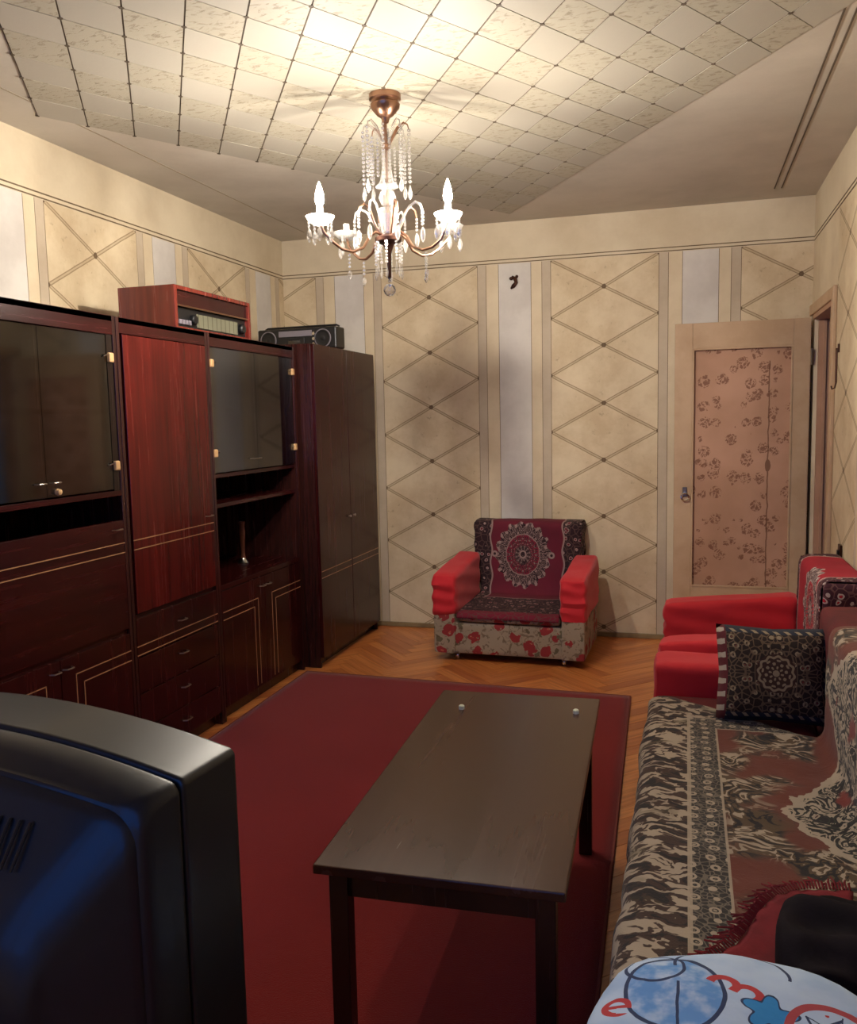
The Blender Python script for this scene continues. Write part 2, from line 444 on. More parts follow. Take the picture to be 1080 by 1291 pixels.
# wallpaper: strips as thin sheets on the walls
def sheet(parent, face, a0, a1, z0, z1, m, name, t=.002):
    """face 'B' back wall (a along x), 'L' left wall (a along y), 'R' right wall (a along y)"""
    ca = (a0+a1)/2; hw = (a1-a0)/2
    bm = bm_(); bx(bm, -hw, hw, -t, 0, z0, z1)
    o = obj(name, bm, m, parent, world=False)
    if face == 'B': o.location = (ca, 0, 0)
    if face == 'L': o.location = (0, ca, 0); o.rotation_euler = (0, 0, math.pi/2)
    if face == 'R': o.location = (W, ca, 0); o.rotation_euler = (0, 0, -math.pi/2)
    return o
ZT = 2.345
def run(parent, face, lo, hi, start, step=1.108, lim=None):
    """repeat: diamond .645 | taupe .05 | cream .085 | pale .205 | cream .07 | taupe .053"""
    a = start
    seq = ((.645, M_diam, 'lattice_panel'), (.055, M_taupe, 'taupe_strip'), (.08, M_creamstrip, 'cream_strip'), (.205, M_pale, 'pale_strip'), (.068, M_creamstrip, 'cream_strip'), (.055, M_taupe, 'taupe_strip'))
    while a < hi:
        for wd, m, nm in seq:
            a0, a1 = max(a, lo), min(a+wd, hi)
            if a1-a0 > .004:
                z0 = .03
                if lim and lim[0] < (a0+a1)/2 < lim[1]: z0 = lim[2]
                e = .0016
                if nm == 'lattice_panel' and a1-a0 < .6: m2 = M_diam
                else: m2 = m
                o = sheet(parent, face, a0+e, a1-e, z0, ZT, m2, nm)
                if nm == 'lattice_panel' and a1-a0 < .6:     # keep the print centred on the full panel
                    full = a+wd/2; d = (a0+a1)/2-full
                    sg = 1 if face != 'R' else -1
                    for v in o.data.vertices: v.co.x += d*sg
                    if face == 'B': o.location.x -= d
                    else: o.location.y -= d
            a += wd
b_ = bm_
for nm, o, bmx in (('B', wall_back, box(0, W, -.0006, 0, .02, ZT)), ('L', wall_left, box(0, .0006, YF, 0, .02, ZT)), ('R', wall_right, None)):
    if bmx: obj('paper_seams', bmx, M_line, o)
b = bm_(); bx(b, W-.0006, W, YF, DY0-.06, .02, ZT); bx(b, W-.0006, W, DY0-.06, 0, DZ+.06, ZT); obj('paper_seams', b, M_line, wall_right)
run(wall_back, 'B', 0, W, .702-1.108)
run(wall_left, 'L', YF, 0, -2.285-1.108*4)
run(wall_right, 'R', YF, DY0-.06, -1.46-1.108*5)
sheet(wall_right, 'R', DY0-.06, -.002, DZ+.06, ZT, M_creamstrip, 'cream_strip')
# border band: two dark lines around the room
for z in (2.352, 2.372):
    obj('border_line', box(0, W, -.0022, 0, z-.0028, z+.0028), M_line, wall_back)
    obj('border_line', box(0, .0022, YF, 0, z-.0028, z+.0028), M_line, wall_left)
    obj('border_line', box(W-.0022, W, YF, 0, z-.0028, z+.0028), M_line, wall_right)
M_base = mat('worn_baseboard', mottled(C('#8f7a55'), C('#6f5a3c'), 6), rough=.6)
struct('baseboard_back', box(.005, W-.005, -.014, -.0022, 0, .03, bev=.004), M_base, 'low worn baseboard along the far wall')
struct('baseboard_right', box(W-.014, W-.0022, YF+.01, DY0-.08, 0, .03, bev=.004), M_base, 'low worn baseboard along the right wall')
struct('baseboard_left', box(.0022, .014, YF+.01, -.02, 0, .03, bev=.004), M_base, 'low worn baseboard behind the cabinets')

# door frame and door
M_door = mat('beige_door_paint', mottled(C('#c6a888'), C('#b49573'), 4), rough=.5)
M_doorin = mat('pinkish_door_jamb', mottled(C('#b88f74'), C('#a67e63'), 4), rough=.55)
tr = thing('trim_1', 'beige painted frame around the open doorway', None, (W, (DY0+DY1)/2, 0), kind='structure')
b = bm_(); bx(b, W-.012, W+.14, DY0-.002, DY0+.025, 0, DZ); obj('jamb', b, M_doorin, tr)
b = bm_(); bx(b, W+.02, W+.14, DY1-.025, DY1+.002, 0, DZ); bx(b, W+.045, W+.06, DY1-.037, DY1-.025, 0, DZ-.02); obj('jamb', b, M_doorin, tr)
b = bm_(); bx(b, W-.012, W+.14, DY0+.025, DY1-.025, DZ-.025, DZ+.002); obj('head_jamb', b, M_doorin, tr)
obj('architrave', box(W-.022, W-.0005, DY0-.06, DY0, 0, DZ+.06, bev=.005), M_door, tr)
obj('architrave', box(W-.022, W-.0005, DY0, -.03, DZ, DZ+.06, bev=.005), M_door, tr)
def rose(g):
    x, y, z = g.sep(g.coord()); v = g.vec(x+.031*((z*9).floor()), 0, z)
    nz = g.noise(g.coord(), 34, 3); v2 = g.vec(x+(nz-.5)*.03, 0, z+(nz-.5)*.03)
    d = g.vor(v2, 12.5, rnd=.7); d2 = g.vor(v2, 30, 'DISTANCE_TO_EDGE')
    fl = (d < .44)*(d2 > .05)*(g.noise(g.coord(), 75, 2).sm(.38, .52))
    base = g.mix(g.noise(g.coord(), 3, 4).sm(.3, .7), C('#c2967c'), C('#b0866a'))
    c = g.mix(fl*.8, base, C('#74462f'))
    cr = ((x-.150+(g.noise(g.coord(), 12, 3)-.5)*.02).abs() < .0035)*(z < .62)
    st = (((x-.150)*(x-.150)*3+(z-.02)*(z-.02)*.5).sqrt()+(g.noise(g.coord(), 30, 3)-.5)*.02) < .026
    return g.mix(cr.max(st)*.75, c, C('#5d3418'))
M_rose = mat('rose_print_paper', rose, rough=.6)
D0, D1, DYF, DYB, DZ0, DZ1 = 2.552, 3.288, -.108, -.070, .012, 1.912
door = thing('door_1', 'beige door open against the far wall with a rose-print panel', None, (D1, (DYF+DYB)/2, 0), kind='structure')
px0, px1, pz0, pz1 = 2.652, 3.197, .36, 1.765
obj('stile', box(D0, px0, DYF, DYB, DZ0, DZ1, bev=.003), M_door, door)
obj('stile', box(px1, D1, DYF, DYB, DZ0, DZ1, bev=.003), M_door, door)
obj('top_rail', box(px0, px1, DYF, DYB, pz1, DZ1, bev=.003), M_door, door)
obj('bottom_rail', box(px0, px1, DYF, DYB, DZ0, pz0, bev=.003), M_door, door)
b = box(-(px1-px0)/2, (px1-px0)/2, -.004, .008, -(pz1-pz0)/2, (pz1-pz0)/2)
o = obj('rose_panel', b, M_rose, door, world=False); o.location = ((px0+px1)/2-D1, .004, (pz0+pz1)/2); o['label'] = 'pinkish beige panel printed with brown roses'
b = bm_()
for a in ((px0, px1, pz1-.010, pz1), (px0, px1, pz0, pz0+.010), (px0, px0+.010, pz0+.010, pz1-.010), (px1-.010, px1, pz0+.010, pz1-.010)):
    bx(b, a[0], a[1], DYF-.004, DYF+.010, a[2], a[3], bev=.002)
obj('panel_moulding', b, M_door, door)
hd = obj('door_handle', box(2.602, 2.630, DYF-.007, DYF, .90, .958, bev=.003), M_brasshandle, door)
b = bm_(); lathe(b, [(.008, -.012), (.008, .0)], (2.616, DYF-.007, .925), 10, 'Y')
tube(b, [(2.616+.022*math.sin(t), DYF-.021, .918-.022+.022*math.cos(t)+.004) for t in [k*math.pi/6 for k in range(13)]], .0045, 6); obj('ring_pull', b, M_chrome, hd)
for z in (.25, 1.65):
    obj('hinge', lathe(bm_(), [(.008, 0), (.008, .09)], (D1+.006, DYF+.004, z), 10), M_brasshandle, door)

# right-wall fittings
o = thing('wall_hook', 'slim dark metal rod hook hanging on the wall near the doorway', 'hook', (W-.012, -.965, 1.45))
obj('rod', tube(bm_(), [(W-.014, -.962, 1.68), (W-.014, -.966, 1.52)], .005, 8), M_bronze, o)
obj('hook_end', tube(bm_(), [(W-.014, -.966, 1.52), (W-.02, -.972, 1.495), (W-.032, -.975, 1.49), (W-.036, -.974, 1.505)], .004, 8), M_bronze, o)
obj('mounting_plate', box(W-.010, W-.0025, -.972, -.952, 1.66, 1.70, bev=.002), M_bronze, o)
o = thing('light_switch', 'small dark light switch low on the wall near the doorway', 'switch', (W-.01, -1.17, .69))
obj('switch_plate', box(W-.014, W-.0025, -1.20, -1.14, .685, .78, bev=.004), M_bronze, o)
obj('rocker', box(W-.022, W-.014, -1.185, -1.155, .71, .755, bev=.003), M_black, o)
# ornament on the far wall
o = thing('wall_ornament', 'tiny dark bronze ornament pinned on the far wall between lattice panels', 'ornament', (1.577, -.002, 2.20))
b = bm_(); tube(b, [(1.570, -.012, 2.265), (1.590, -.016, 2.250), (1.596, -.016, 2.225), (1.578, -.014, 2.205), (1.562, -.012, 2.190)], [.006, .013, .012, .013, .005], 8); obj('body', b, M_bronze, o, smooth=True)
b = bm_(); ico(b, (1.566, -.014, 2.252), .014, 2, .8); ico(b, (1.600, -.014, 2.262), .010, 2); obj('blossom', b, M_bronze, o, smooth=True)
obj('pin', lathe(bm_(), [(.004, -.014), (.004, -.0022)], (1.580, 0, 2.225), 8, 'Y'), M_chrome, o)

# ================================================================== WALL UNIT (four cabinets along the left wall)
FX = .572                                   # front plane of the three plain cabinets
def lines(parent, x, segs):
    """brass inlay lines proud of a front at plane x; segs: (y0, z0, y1, z1)"""
    b = bm_()
    for y0, z0, y1, z1 in segs: bx(b, x-.0005, x+.0012, min(y0, y1)-.0018, max(y0, y1)+.0018, min(z0, z1)-.0018, max(z0, z1)+.0018)
    return obj('brass_inlay', b, M_gold, parent)
def handle(parent, x, y, z, wd=.05):
    b = bm_(); tube(b, [(x, y-wd/2, z), (x+.016, y-wd/2+.006, z), (x+.018, y, z), (x+.016, y+wd/2-.006, z), (x, y+wd/2, z)], .003, 6)
    return obj('handle', b, M_brasshandle, parent)
def carcass(t, y0, y1, top, x1=FX, back=.02, boards=(), toe=.06):
    obj('side_panel', box(back, x1, y0, y0+.018, .0, top, bev=.0015), M_carc, t)
    obj('side_panel', box(back, x1, y1-.018, y1, .0, top, bev=.0015), M_carc, t)
    obj('back_panel', box(back, back+.006, y0+.018, y1-.018, .03, top-.005), M_inner, t)
    obj('top_panel', box(back+.006, x1, y0+.018, y1-.018, top-.02, top), M_mahogh, t)
    obj('plinth', box(x1-.05, x1-.035, y0+.018, y1-.018, 0, toe), M_carc, t)
    for z in boards: obj('shelf', box(back+.006, x1-.012, y0+.018, y1-.018, z-.009, z+.009, bev=.001), M_mahogh, t)
def clip_hinge(parent, y, z, x, s):
    b = bm_(); bx(b, x, x+.014, y-.012*s-.014, y-.012*s+.014, z-.018, z+.018, bev=.005); h = obj('hinge_clip', b, M_hinge, parent)
    obj('hinge_pin', tube(bm_(), [(x+.007, y-.012*s+s*-.014, z+.006), (x+.010, y-.012*s-s*.028, z+.008), (x+.004, y-.012*s-s*.036, z+.002)], .003, 6), M_chrome, h)
TOP = 1.795
# --- unit A: glazed cabinet with drop front (leftmost)
yA0, yA1 = -3.45, -2.632
t = thing('glazed_cabinet', 'large dark mahogany cabinet with smoked glass doors at the left picture edge', 'cabinet', (.3, (yA0+yA1)/2, 0), group='cabinets of the wall unit')
carcass(t, yA0, yA1, TOP, boards=(1.44, 1.135, .60, .05)); ym = (yA0+yA1)/2
obj('top_fascia', box(FX-.018, FX, yA0+.018, yA1-.018, 1.725, TOP-.001, bev=.001), M_mahogh, t)
for a, bb in ((yA0+.02, ym-.001), (ym+.001, yA1-.055)):
    d = obj('glass_door', box(FX-.012, FX-.006, a, bb, 1.152, 1.722), M_glass, t)
    s = 1 if bb > ym+.1 else -1
    e = bb if s > 0 else a
    for z in (1.64, 1.24): clip_hinge(d, e+.028*s, z, FX-.006, s)
    handle(d, FX-.006, ym+s*.035, 1.20, .045)
obj('lock', lathe(bm_(), [(.010, 0), (.012, .006), (.010, .016), (.004, .018)], (FX-.006, ym+.045, 1.168), 12, 'X'), M_hinge, t)
obj('hinge_post', box(FX-.02, FX-.004, yA1-.054, yA1-.019, 1.14, 1.725), M_inner, t)
obj('shelf_edge', box(FX-.012, FX, yA0+.018, yA1-.018, 1.126, 1.146, bev=.001), M_mahogh, t)
d = obj('drop_front', box(FX-.018, FX, yA0+.02, yA1-.02, .612, 1.032, bev=.0015), M_mahogh, t)
lines(d, FX, ((yA0+.02, .945, yA1-.02, .945), (yA0+.02, .908, yA1-.02, .908))); handle(d, FX, yA1-.065, 1.0, .05)
for a, bb, s in ((yA0+.02, ym-.002, -1), (ym+.002, yA1-.02, 1)):
    d = obj('door', box(FX-.018, FX, a, bb, .065, .592, bev=.0015), M_mahog, t); e = ym+s*.075; e2 = ym+s*.115; q = bb if s > 0 else a
    lines(d, FX, ((e, .523, q, .523), (e, .08, e, .523), (e2, .485, q, .485), (e2, .08, e2, .485))); handle(d, FX, ym+s*.032, .556, .045)
# --- unit B: tall door over four drawers
yB0, yB1 = -2.628, -1.985
t = thing('tall_cabinet', 'tall red-brown mahogany cabinet with one door above four drawers', 'cabinet', (.3, (yB0+yB1)/2, 0), group='cabinets of the wall unit')
carcass(t, yB0, yB1, TOP, boards=(.64,)); 
obj('top_fascia', box(FX-.018, FX, yB0+.018, yB1-.018, 1.735, TOP-.001, bev=.001), M_mahogh, t)
d = obj('door', box(FX-.018, FX+.002, yB0+.032, yB1-.02, .655, 1.732, bev=.002), M_mahogB, t)
lines(d, FX+.002, ((yB0+.032, .945, yB1-.02, .945), (yB0+.032, .908, yB1-.02, .908))); handle(d, FX+.002, yB1-.06, .98, .05)
for k, (z0, z1) in enumerate(((.482, .635), (.337, .478), (.192, .333), (.062, .188))):
    d = obj('drawer', box(FX-.018, FX, yB0+.02, yB1-.02, z0, z1, bev=.002), M_mahog, t)
    handle(d, FX, (yB0+yB1)/2+.01, (.566, .424, .276, .13)[k], .055)
    if k == 0: lines(d, FX, ((yB0+.02, .525, yB1-.02, .525), (yB0+.02, .490, yB1-.02, .490)))
# --- unit C: glass doors, open niches, two doors
yC0, yC1 = -1.981, -1.090
t = thing('niche_cabinet', 'mahogany cabinet with small glass doors above a dark open niche', 'cabinet', (.3, (yC0+yC1)/2, 0), group='cabinets of the wall unit')
carcass(t, yC0, yC1, TOP, boards=(1.45, 1.15, 1.012)); ym = (yC0+yC1)/2
obj('top_fascia', box(FX-.018, FX, yC0+.018, yC1-.018, 1.735, TOP-.001, bev=.001), M_mahogh, t)
obj('counter', box(.026, FX, yC0+.018, yC1-.018, .622, .645, bev=.001), M_mahogh, t)
for s, a, bb in ((-1, yC0+.022, ym-.001), (1, ym+.001, yC1-.022)):
    d = obj('glass_door', box(FX-.012, FX-.006, a, bb, 1.165, 1.732), M_glass, t); e = bb if s > 0 else a
    for z in (1.66, 1.255): clip_hinge(d, e+.008*s, z, FX-.006, s)
    if s < 0: handle(d, FX-.006, ym-.035, 1.215, .10)
    d = obj('door', box(FX-.018, FX, a, bb, .065, .618, bev=.0015), M_mahog, t); e = ym+s*.075; e2 = ym+s*.115
    lines(d, FX, ((e, .517, e2+s*.3, .517), (e, .08, e, .517), (e2, .480, e2+s*.3, .480), (e2, .08, e2, .480))); handle(d, FX, ym+s*.032, .572, .045)
# --- unit D: two-door wardrobe, deeper
yD0, yD1, DX = -1.052, -.105, .672
t = thing('wardrobe', 'dark two-door mahogany wardrobe beside the far wall', 'wardrobe', (.35, (yD0+yD1)/2, 0), group='cabinets of the wall unit')
carcass(t, yD0, yD1, 1.815, x1=DX-.02); ym = (yD0+yD1)/2
for s, a, bb in ((-1, yD0+.001, ym-.002), (1, ym+.002, yD1-.001)):
    d = obj('door', box(DX-.019, DX, a, bb, .06, 1.812, bev=.002), M_mahog, t)
    lines(d, DX, ((a+.01, .552, bb-.01, .552), (a+.01, .515, bb-.01, .515)))
    obj('knob', lathe(bm_(), [(.004, 0), (.004, .008), (.009, .012), (.007, .018)], (DX, ym+s*.035, .82), 10, 'X'), M_brasshandle, d)

# --- radio on top of the cabinets
M_radio = mat('radio_veneer', wood(C('#571a13'), C('#7d2b20')), rough=.22, coat=.4)
M_dial = mat('pale_dial', lambda g: g.mix((g.sep(g.coord())[1]*160).sin().sm(.7, .95)*.5, C('#6f6e5c'), C('#3d3d30')), rough=.2)
t = thing('tube_radio', 'red wood-cased vintage radio standing on the tall cabinet', 'radio', (.40, -1.845, TOP))
RX0, RX1, RY0, RY1, RZ0, RZ1 = .255, .535, -2.165, -1.495, TOP+.001, 1.982
b = bm_(); bx(b, RX0, RX1, RY0, RY0+.022, RZ0, RZ1, bev=.003); bx(b, RX0, RX1, RY1-.022, RY1, RZ0, RZ1, bev=.003)
bx(b, RX0, RX1, RY0+.022, RY1-.022, RZ1-.018, RZ1, bev=.002); bx(b, RX0, RX1, RY0+.022, RY1-.022, RZ0, RZ0+.012); bx(b, RX0, RX0+.01, RY0+.022, RY1-.022, RZ0+.012, RZ1-.018)
obj('case', b, M_radio, t)
obj('upper_fascia', box(RX1-.04, RX1-.012, RY0+.022, RY1-.022, 1.900, RZ1-.019), M_mahogh, t)
obj('trim_strip', box(RX1-.012, RX1-.004, RY0+.022, RY1-.022, 1.896, 1.903), M_brass, t)
obj('control_panel', box(RX1-.05, RX1-.022, RY0+.022, RY1-.022, RZ0+.013, 1.895), M_black, t)
dl = obj('tuning_dial', box(RX1-.022, RX1-.017, -1.965, -1.60, 1.818, 1.878, bev=.001), M_dial, t)
for y, r in ((-2.0, .022), (-1.565, .024)):
    obj('knob', lathe(bm_(), [(r, 0), (r, .016), (r*.8, .022), (r*.3, .023)], (RX1-.022, y, 1.848), 16, 'X'), M_black, t)
for k in range(4): obj('key', box(RX1-.022, RX1-.010, -2.12+k*.026, -2.10+k*.026, 1.822, 1.842, bev=.002), M_grey, t)

# --- boombox on the wardrobe
t = thing('boombox', 'black cassette player with grey control strip on top of the wardrobe', 'boombox', (.40, -.62, 1.816), rz=math.radians(-3))
bmx = -.265; bz = 0.0
obj('body', box(-.26, .262, -.055, .065, .001, .128, bev=.010), M_black, t, world=False)
for x in (-.185, .175):
    s = obj('speaker', lathe(bm_(), [(.050, -.058), (.050, -.054), (.044, -.060), (.020, -.056), (.012, -.060)], (x, 0, .062), 24, 'Y'), M_black, t, world=False, smooth=True)
    obj('speaker_ring', lathe(bm_(), [(.054, -.0565), (.054, -.060), (.049, -.061), (.049, -.0565)], (x, 0, .062), 24, 'Y'), M_grey, s, world=False)
obj('tuner_strip', box(-.115, .105, -.060, -.054, .078, .112, bev=.002), M_grey, t, world=False)
c_ = obj('cassette_door', box(-.075, .055, -.061, -.054, .014, .070, bev=.003), M_black, t, world=False)
obj('cassette_window', box(-.05, .03, -.063, -.061, .03, .055), M_glass, c_, world=False)
for k in range(3): obj('knob', lathe(bm_(), [(.009, -.066), (.009, -.054)], (.118, 0, .03+.03*k), 12, 'Y'), M_chrome, t, world=False)
b = bm_(); tube(b, [(-.245, .02, .115), (-.245, .02, .135), (-.23, .02, .142), (.23, .02, .142), (.245, .02, .135), (.245, .02, .115)], .006, 8); obj('carry_handle', b, M_black, t, world=False)
# --- candlestick vase in the niche
M_amber = mat('brown_glazed_ceramic', color=C('#6b4030'), rough=.2, coat=.5)
t = thing('bud_vase', 'slender brown candlestick-shaped vase in the open cabinet niche', 'vase', (.36, -1.36, .6455))
obj('base', lathe(bm_(), [(.030, 0), (.031, .006), (.022, .016), (.014, .03)], n=20), M_chrome, t, world=False, smooth=True)
obj('neck', lathe(bm_(), [(.014, .03), (.011, .06), (.013, .12), (.018, .17), (.015, .20), (.019, .225), (.014, .225), (.010, .20)], n=20), M_amber, t, world=False, smooth=True)

# ================================================================== CHANDELIER
CX, CY = 1.529, -2.254
t = thing('chandelier', 'crystal chandelier with two lit candle bulbs under the tiled ceiling', 'chandelier', (CX, CY, H-.004))
def P(r, a, z): return (CX+r*math.cos(a), CY+r*math.sin(a), z)
b = bm_(); lathe(b, [(.060, H-.005), (.060, H-.022), (.052, H-.026), (.048, H-.034), (.056, H-.04), (.054, H-.052), (.030, H-.080), (.016, H-.088), (.012, H-.105), (.0, H-.106)], (CX, CY, 0), 28); obj('canopy', b, M_brass, t, smooth=True)
obj('stem', lathe(bm_(), [(.005, 1.93), (.005, H-.1)], (CX, CY, 0), 10), M_brass, t)
obj('crown_hub', lathe(bm_(), [(.006, 2.395), (.017, 2.402), (.017, 2.412), (.007, 2.43)], (CX, CY, 0), 16), M_brass, t, smooth=True)
obj('glass_spindle', lathe(bm_(), [(.008, 2.40), (.014, 2.385), (.018, 2.33), (.026, 2.285), (.032, 2.275), (.034, 2.268), (.016, 2.262)], (CX, CY, 0), 12), M_crystal, t)
obj('crystal_dish', lathe(bm_(), [(.014, 2.262), (.040, 2.268), (.044, 2.262), (.014, 2.252)], (CX, CY, 0), 16), M_frost, t, smooth=True)
obj('crystal_ball', lathe(bm_(), [(.010, 2.252), (.026, 2.245), (.034, 2.222), (.026, 2.20), (.012, 2.192)], (CX, CY, 0), 10), M_crystal, t)
obj('crystal_cup', lathe(bm_(), [(.014, 2.190), (.034, 2.184), (.038, 2.16), (.030, 2.12), (.024, 2.08)], (CX, CY, 0), 12), M_crystal, t)
obj('hub', lathe(bm_(), [(.012, 2.10), (.03, 2.085), (.052, 2.075), (.050, 2.062), (.022, 2.05), (.010, 2.02), (.008, 1.93), (.0, 1.92)], (CX, CY, 0), 20), M_bronze, t, smooth=True)
def strand(a, r, z0, z1, parent, bead=.0055, drop=.0):
    b = bm_(); z = z0; x, y, _ = P(r, a, 0)
    while z > z1:
        ico(b, (x, y, z), bead*random.uniform(.85, 1.1), 1); z -= bead*2.15
    if drop: 
        lathe(b, [(.001, z+.004), (drop*.55, z-.012), (drop, z-.028), (drop*.7, z-.042), (.001, z-.050)], (x, y, 0), 6)
    return obj('crystal_strand', b, M_crystal, parent)
for k in range(8):
    a = k*math.pi/4+.2
    b = bm_(); tube(b, [P(.008, a, 2.405), P(.022, a, 2.435), P(.045, a, 2.475), P(.068, a, 2.493), P(.082, a, 2.485), P(.087, a, 2.468)], [.004, .006, .006, .004, .003, .002], 6)
    c_ = obj('crown_leaf', b, M_crystal if k % 3 else M_brass, t, smooth=True)
    strand(a, .087, 2.464, 2.285 if k % 2 else 2.265, c_, .0072, .009)
    strand(a+.35, .060, 2.42, 2.29, c_, .006)
cam_a = math.atan2(R_.y, R_.x)                                  # the photo's left-right direction
for k, (da, lit) in enumerate(((200, True), (337, True), (132, False), (25, False))):
    a = cam_a+math.radians(da); ra = .262 if k != 1 else .245
    pts = [P(.02, a, 2.085), P(.05, a, 2.095), P(.075, a, 2.075), P(.10, a, 2.035), P(.14, a, 2.018), P(.18, a, 2.025), P(.215, a, 2.05), P(ra-.012, a, 2.085), P(ra, a, 2.118)]
    arm = obj('arm', tube(bm_(), pts, .0055, 8), M_crystal if False else M_brass, t, smooth=True)
    x, y, _ = P(ra, a, 0)
    obj('candle_cup', lathe(bm_(), [(.010, 2.106), (.028, 2.112), (.046, 2.126), (.053, 2.140), (.049, 2.139), (.040, 2.128), (.022, 2.119), (.010, 2.118)], (x, y, 0), 20), M_frost, arm, smooth=True)
    obj('candle_sleeve', lathe(bm_(), [(.013, 2.126), (.013, 2.172), (.010, 2.174)], (x, y, 0), 14), M_frost, arm, smooth=True)
    if lit:
        o = obj('bulb', lathe(bm_(), [(.006, 2.174), (.0148, 2.190), (.0168, 2.203), (.0140, 2.224), (.008, 2.245), (.002, 2.262)], (x, y, 0), 16), M_bulb, arm, smooth=True)
    for q in range(5 if lit else 3):
        aq = a+q*2*math.pi/(5 if lit else 3); b = bm_(); xx, yy = x+.043*math.cos(aq), y+.043*math.sin(aq); z = 2.126
        for n_ in range(3): ico(b, (xx, yy, z-.012*n_), .0055, 1)
        lathe(b, [(.002, z-.030), (.009, z-.045), (.011, z-.06), (.007, z-.075), (.001, z-.083)], (xx, yy, 0), 6); obj('crystal_drop', b, M_crystal, arm)
    x2, y2, _ = P(.155, a, 0); b = bm_()
    for n_ in range(4): ico(b, (x2, y2, 2.005-.014*n_), .006, 1)
    lathe(b, [(.002, 1.950), (.008, 1.94), (.009, 1.93), (.001, 1.915)], (x2, y2, 0), 6); obj('crystal_drop', b, M_crystal, arm)
for k in range(8):
    a = cam_a+k*math.pi/4+.35; rr = .145 if k % 2 else .115
    pts = [P(.03, a, 2.085), P(.055, a, 2.13), P(rr*.62, a, 2.18), P(rr*.8, a, 2.195), P(rr*.95, a, 2.182), P(rr, a, 2.155)]
    c_ = obj('curl', tube(bm_(), pts, .0045, 8), M_crystal if k % 2 else M_brass, t, smooth=True)
    x, y, _ = P(rr, a, 0); b = bm_(); z = 2.15
    for n_ in range(4): ico(b, (x, y, z-.013*n_), .006, 1)
    lathe(b, [(.002, z-.050), (.008, z-.062), (.010, z-.08), (.006, z-.098), (.001, z-.106)], (x, y, 0), 6); obj('crystal_drop', b, M_crystal, c_)
    strand(a+.3, .050, 2.055, 1.975 if k % 2 else 1.99, t, .0058, .006)
obj('finial_ball', ico(bm_(), (CX, CY, 1.882), .024, 2), M_crystal, t)
b = bm_()
for n_ in range(3): ico(b, (CX, CY, 1.915+.012*n_), .007, 1)
obj('finial_beads', b, M_crystal, t)

# ================================================================== RUG AND TABLE
def rug_m(g):
    p = g.coord(); n = g.noise(p, 2.2, 4); f = g.noise(p, 380, 2); f2 = g.noise(p, 45, 3)
    return {'color': g.mix(n*.5+f2*.3+f*.2, C('#952526'), C('#741a1b')), 'bump': f, 'dist': .003, 'str': .8}
M_rug = mat('red_wool_rug', rug_m, rough=.95, sheen=.2, spec=.1)
M_rugedge = mat('rug_binding', color=C('#7c3a34'), rough=.9)
t = thing('rug', 'plain dark red rug spread under the coffee table', 'rug', (1.5, -2.75, .001))
rp = [(.612, -1.155), (2.368, -1.205), (2.455, -4.45), (.645, -4.45)]
b = bm_()
def rugf(u, v):
    x = (rp[0][0]*(1-u)+rp[1][0]*u)*(1-v)+(rp[3][0]*(1-u)+rp[2][0]*u)*v; y = (rp[0][1]*(1-u)+rp[1][1]*u)*(1-v)+(rp[3][1]*(1-u)+rp[2][1]*u)*v
    return Vector((x, y, .012+.0015*mnoise.noise(Vector((x*4, y*4, 0)))))
grid(b, rugf, 40, 60); obj('pile', b, M_rug, t, solid=.009, smooth=True)
b = bm_()
for i in range(4):
    p, q = Vector((*rp[i], .008)), Vector((*rp[(i+1) % 4], .008)); tube(b, [p.lerp(q, k/24) for k in range(25)], .006, 6)
obj('binding', b, M_rugedge, t, smooth=True)

M_table = mat('brown_walnut_laminate', wood(C('#3a2419'), C('#4a2e21'), 1, .35), rough=.42, spec=.3)
M_tdark = mat('dark_table_frame', wood(C('#1a100d'), C('#2a1a15')), rough=.45)
tc = Vector((2.137, -3.348)); ta = math.radians(2.2); HW, HL, TZ = .253, .576, .5
t = thing('coffee_table', 'long low brown wooden coffee table on the red rug', 'table', (tc.x, tc.y, .013), rz=ta)
zo = -.013
obj('tabletop', box(-HW, HW, -HL, HL, TZ-.02+zo, TZ+zo, bev=.003), M_table, t, world=False)
ap = .045
for a in ((-HW+ap, HW-ap, -HL+.045, -HL+.063), (-HW+ap, HW-ap, HL-.063, HL-.045), (-HW+.03, -HW+.048, -HL+.06, HL-.06), (HW-.048, HW-.03, -HL+.06, HL-.06)):
    obj('apron', box(a[0], a[1], a[2], a[3], TZ-.085+zo, TZ-.0205+zo), M_tdark, t, world=False)
for sx in (-1, 1):
    for sy in (-1, 1):
        x, y = sx*(HW-.042), sy*(HL-.05); obj('leg', box(x-.02, x+.02, y-.02, y+.02, .0005, TZ-.0205+zo, bev=.002), M_tdark, t, world=False)
M_peg = mat('plug_with_glint', color=C('#dfe8cf'), rough=.3)  # screw caps, with their specular glint put into the pale greenish colour
for x, y in ((-.155, .40), (.190, .425)):
    obj('screw_cap', lathe(bm_(), [(.009, TZ+zo), (.009, TZ+.010+zo), (.006, TZ+.013+zo)], (x, y, 0), 10), M_peg, t, world=False)

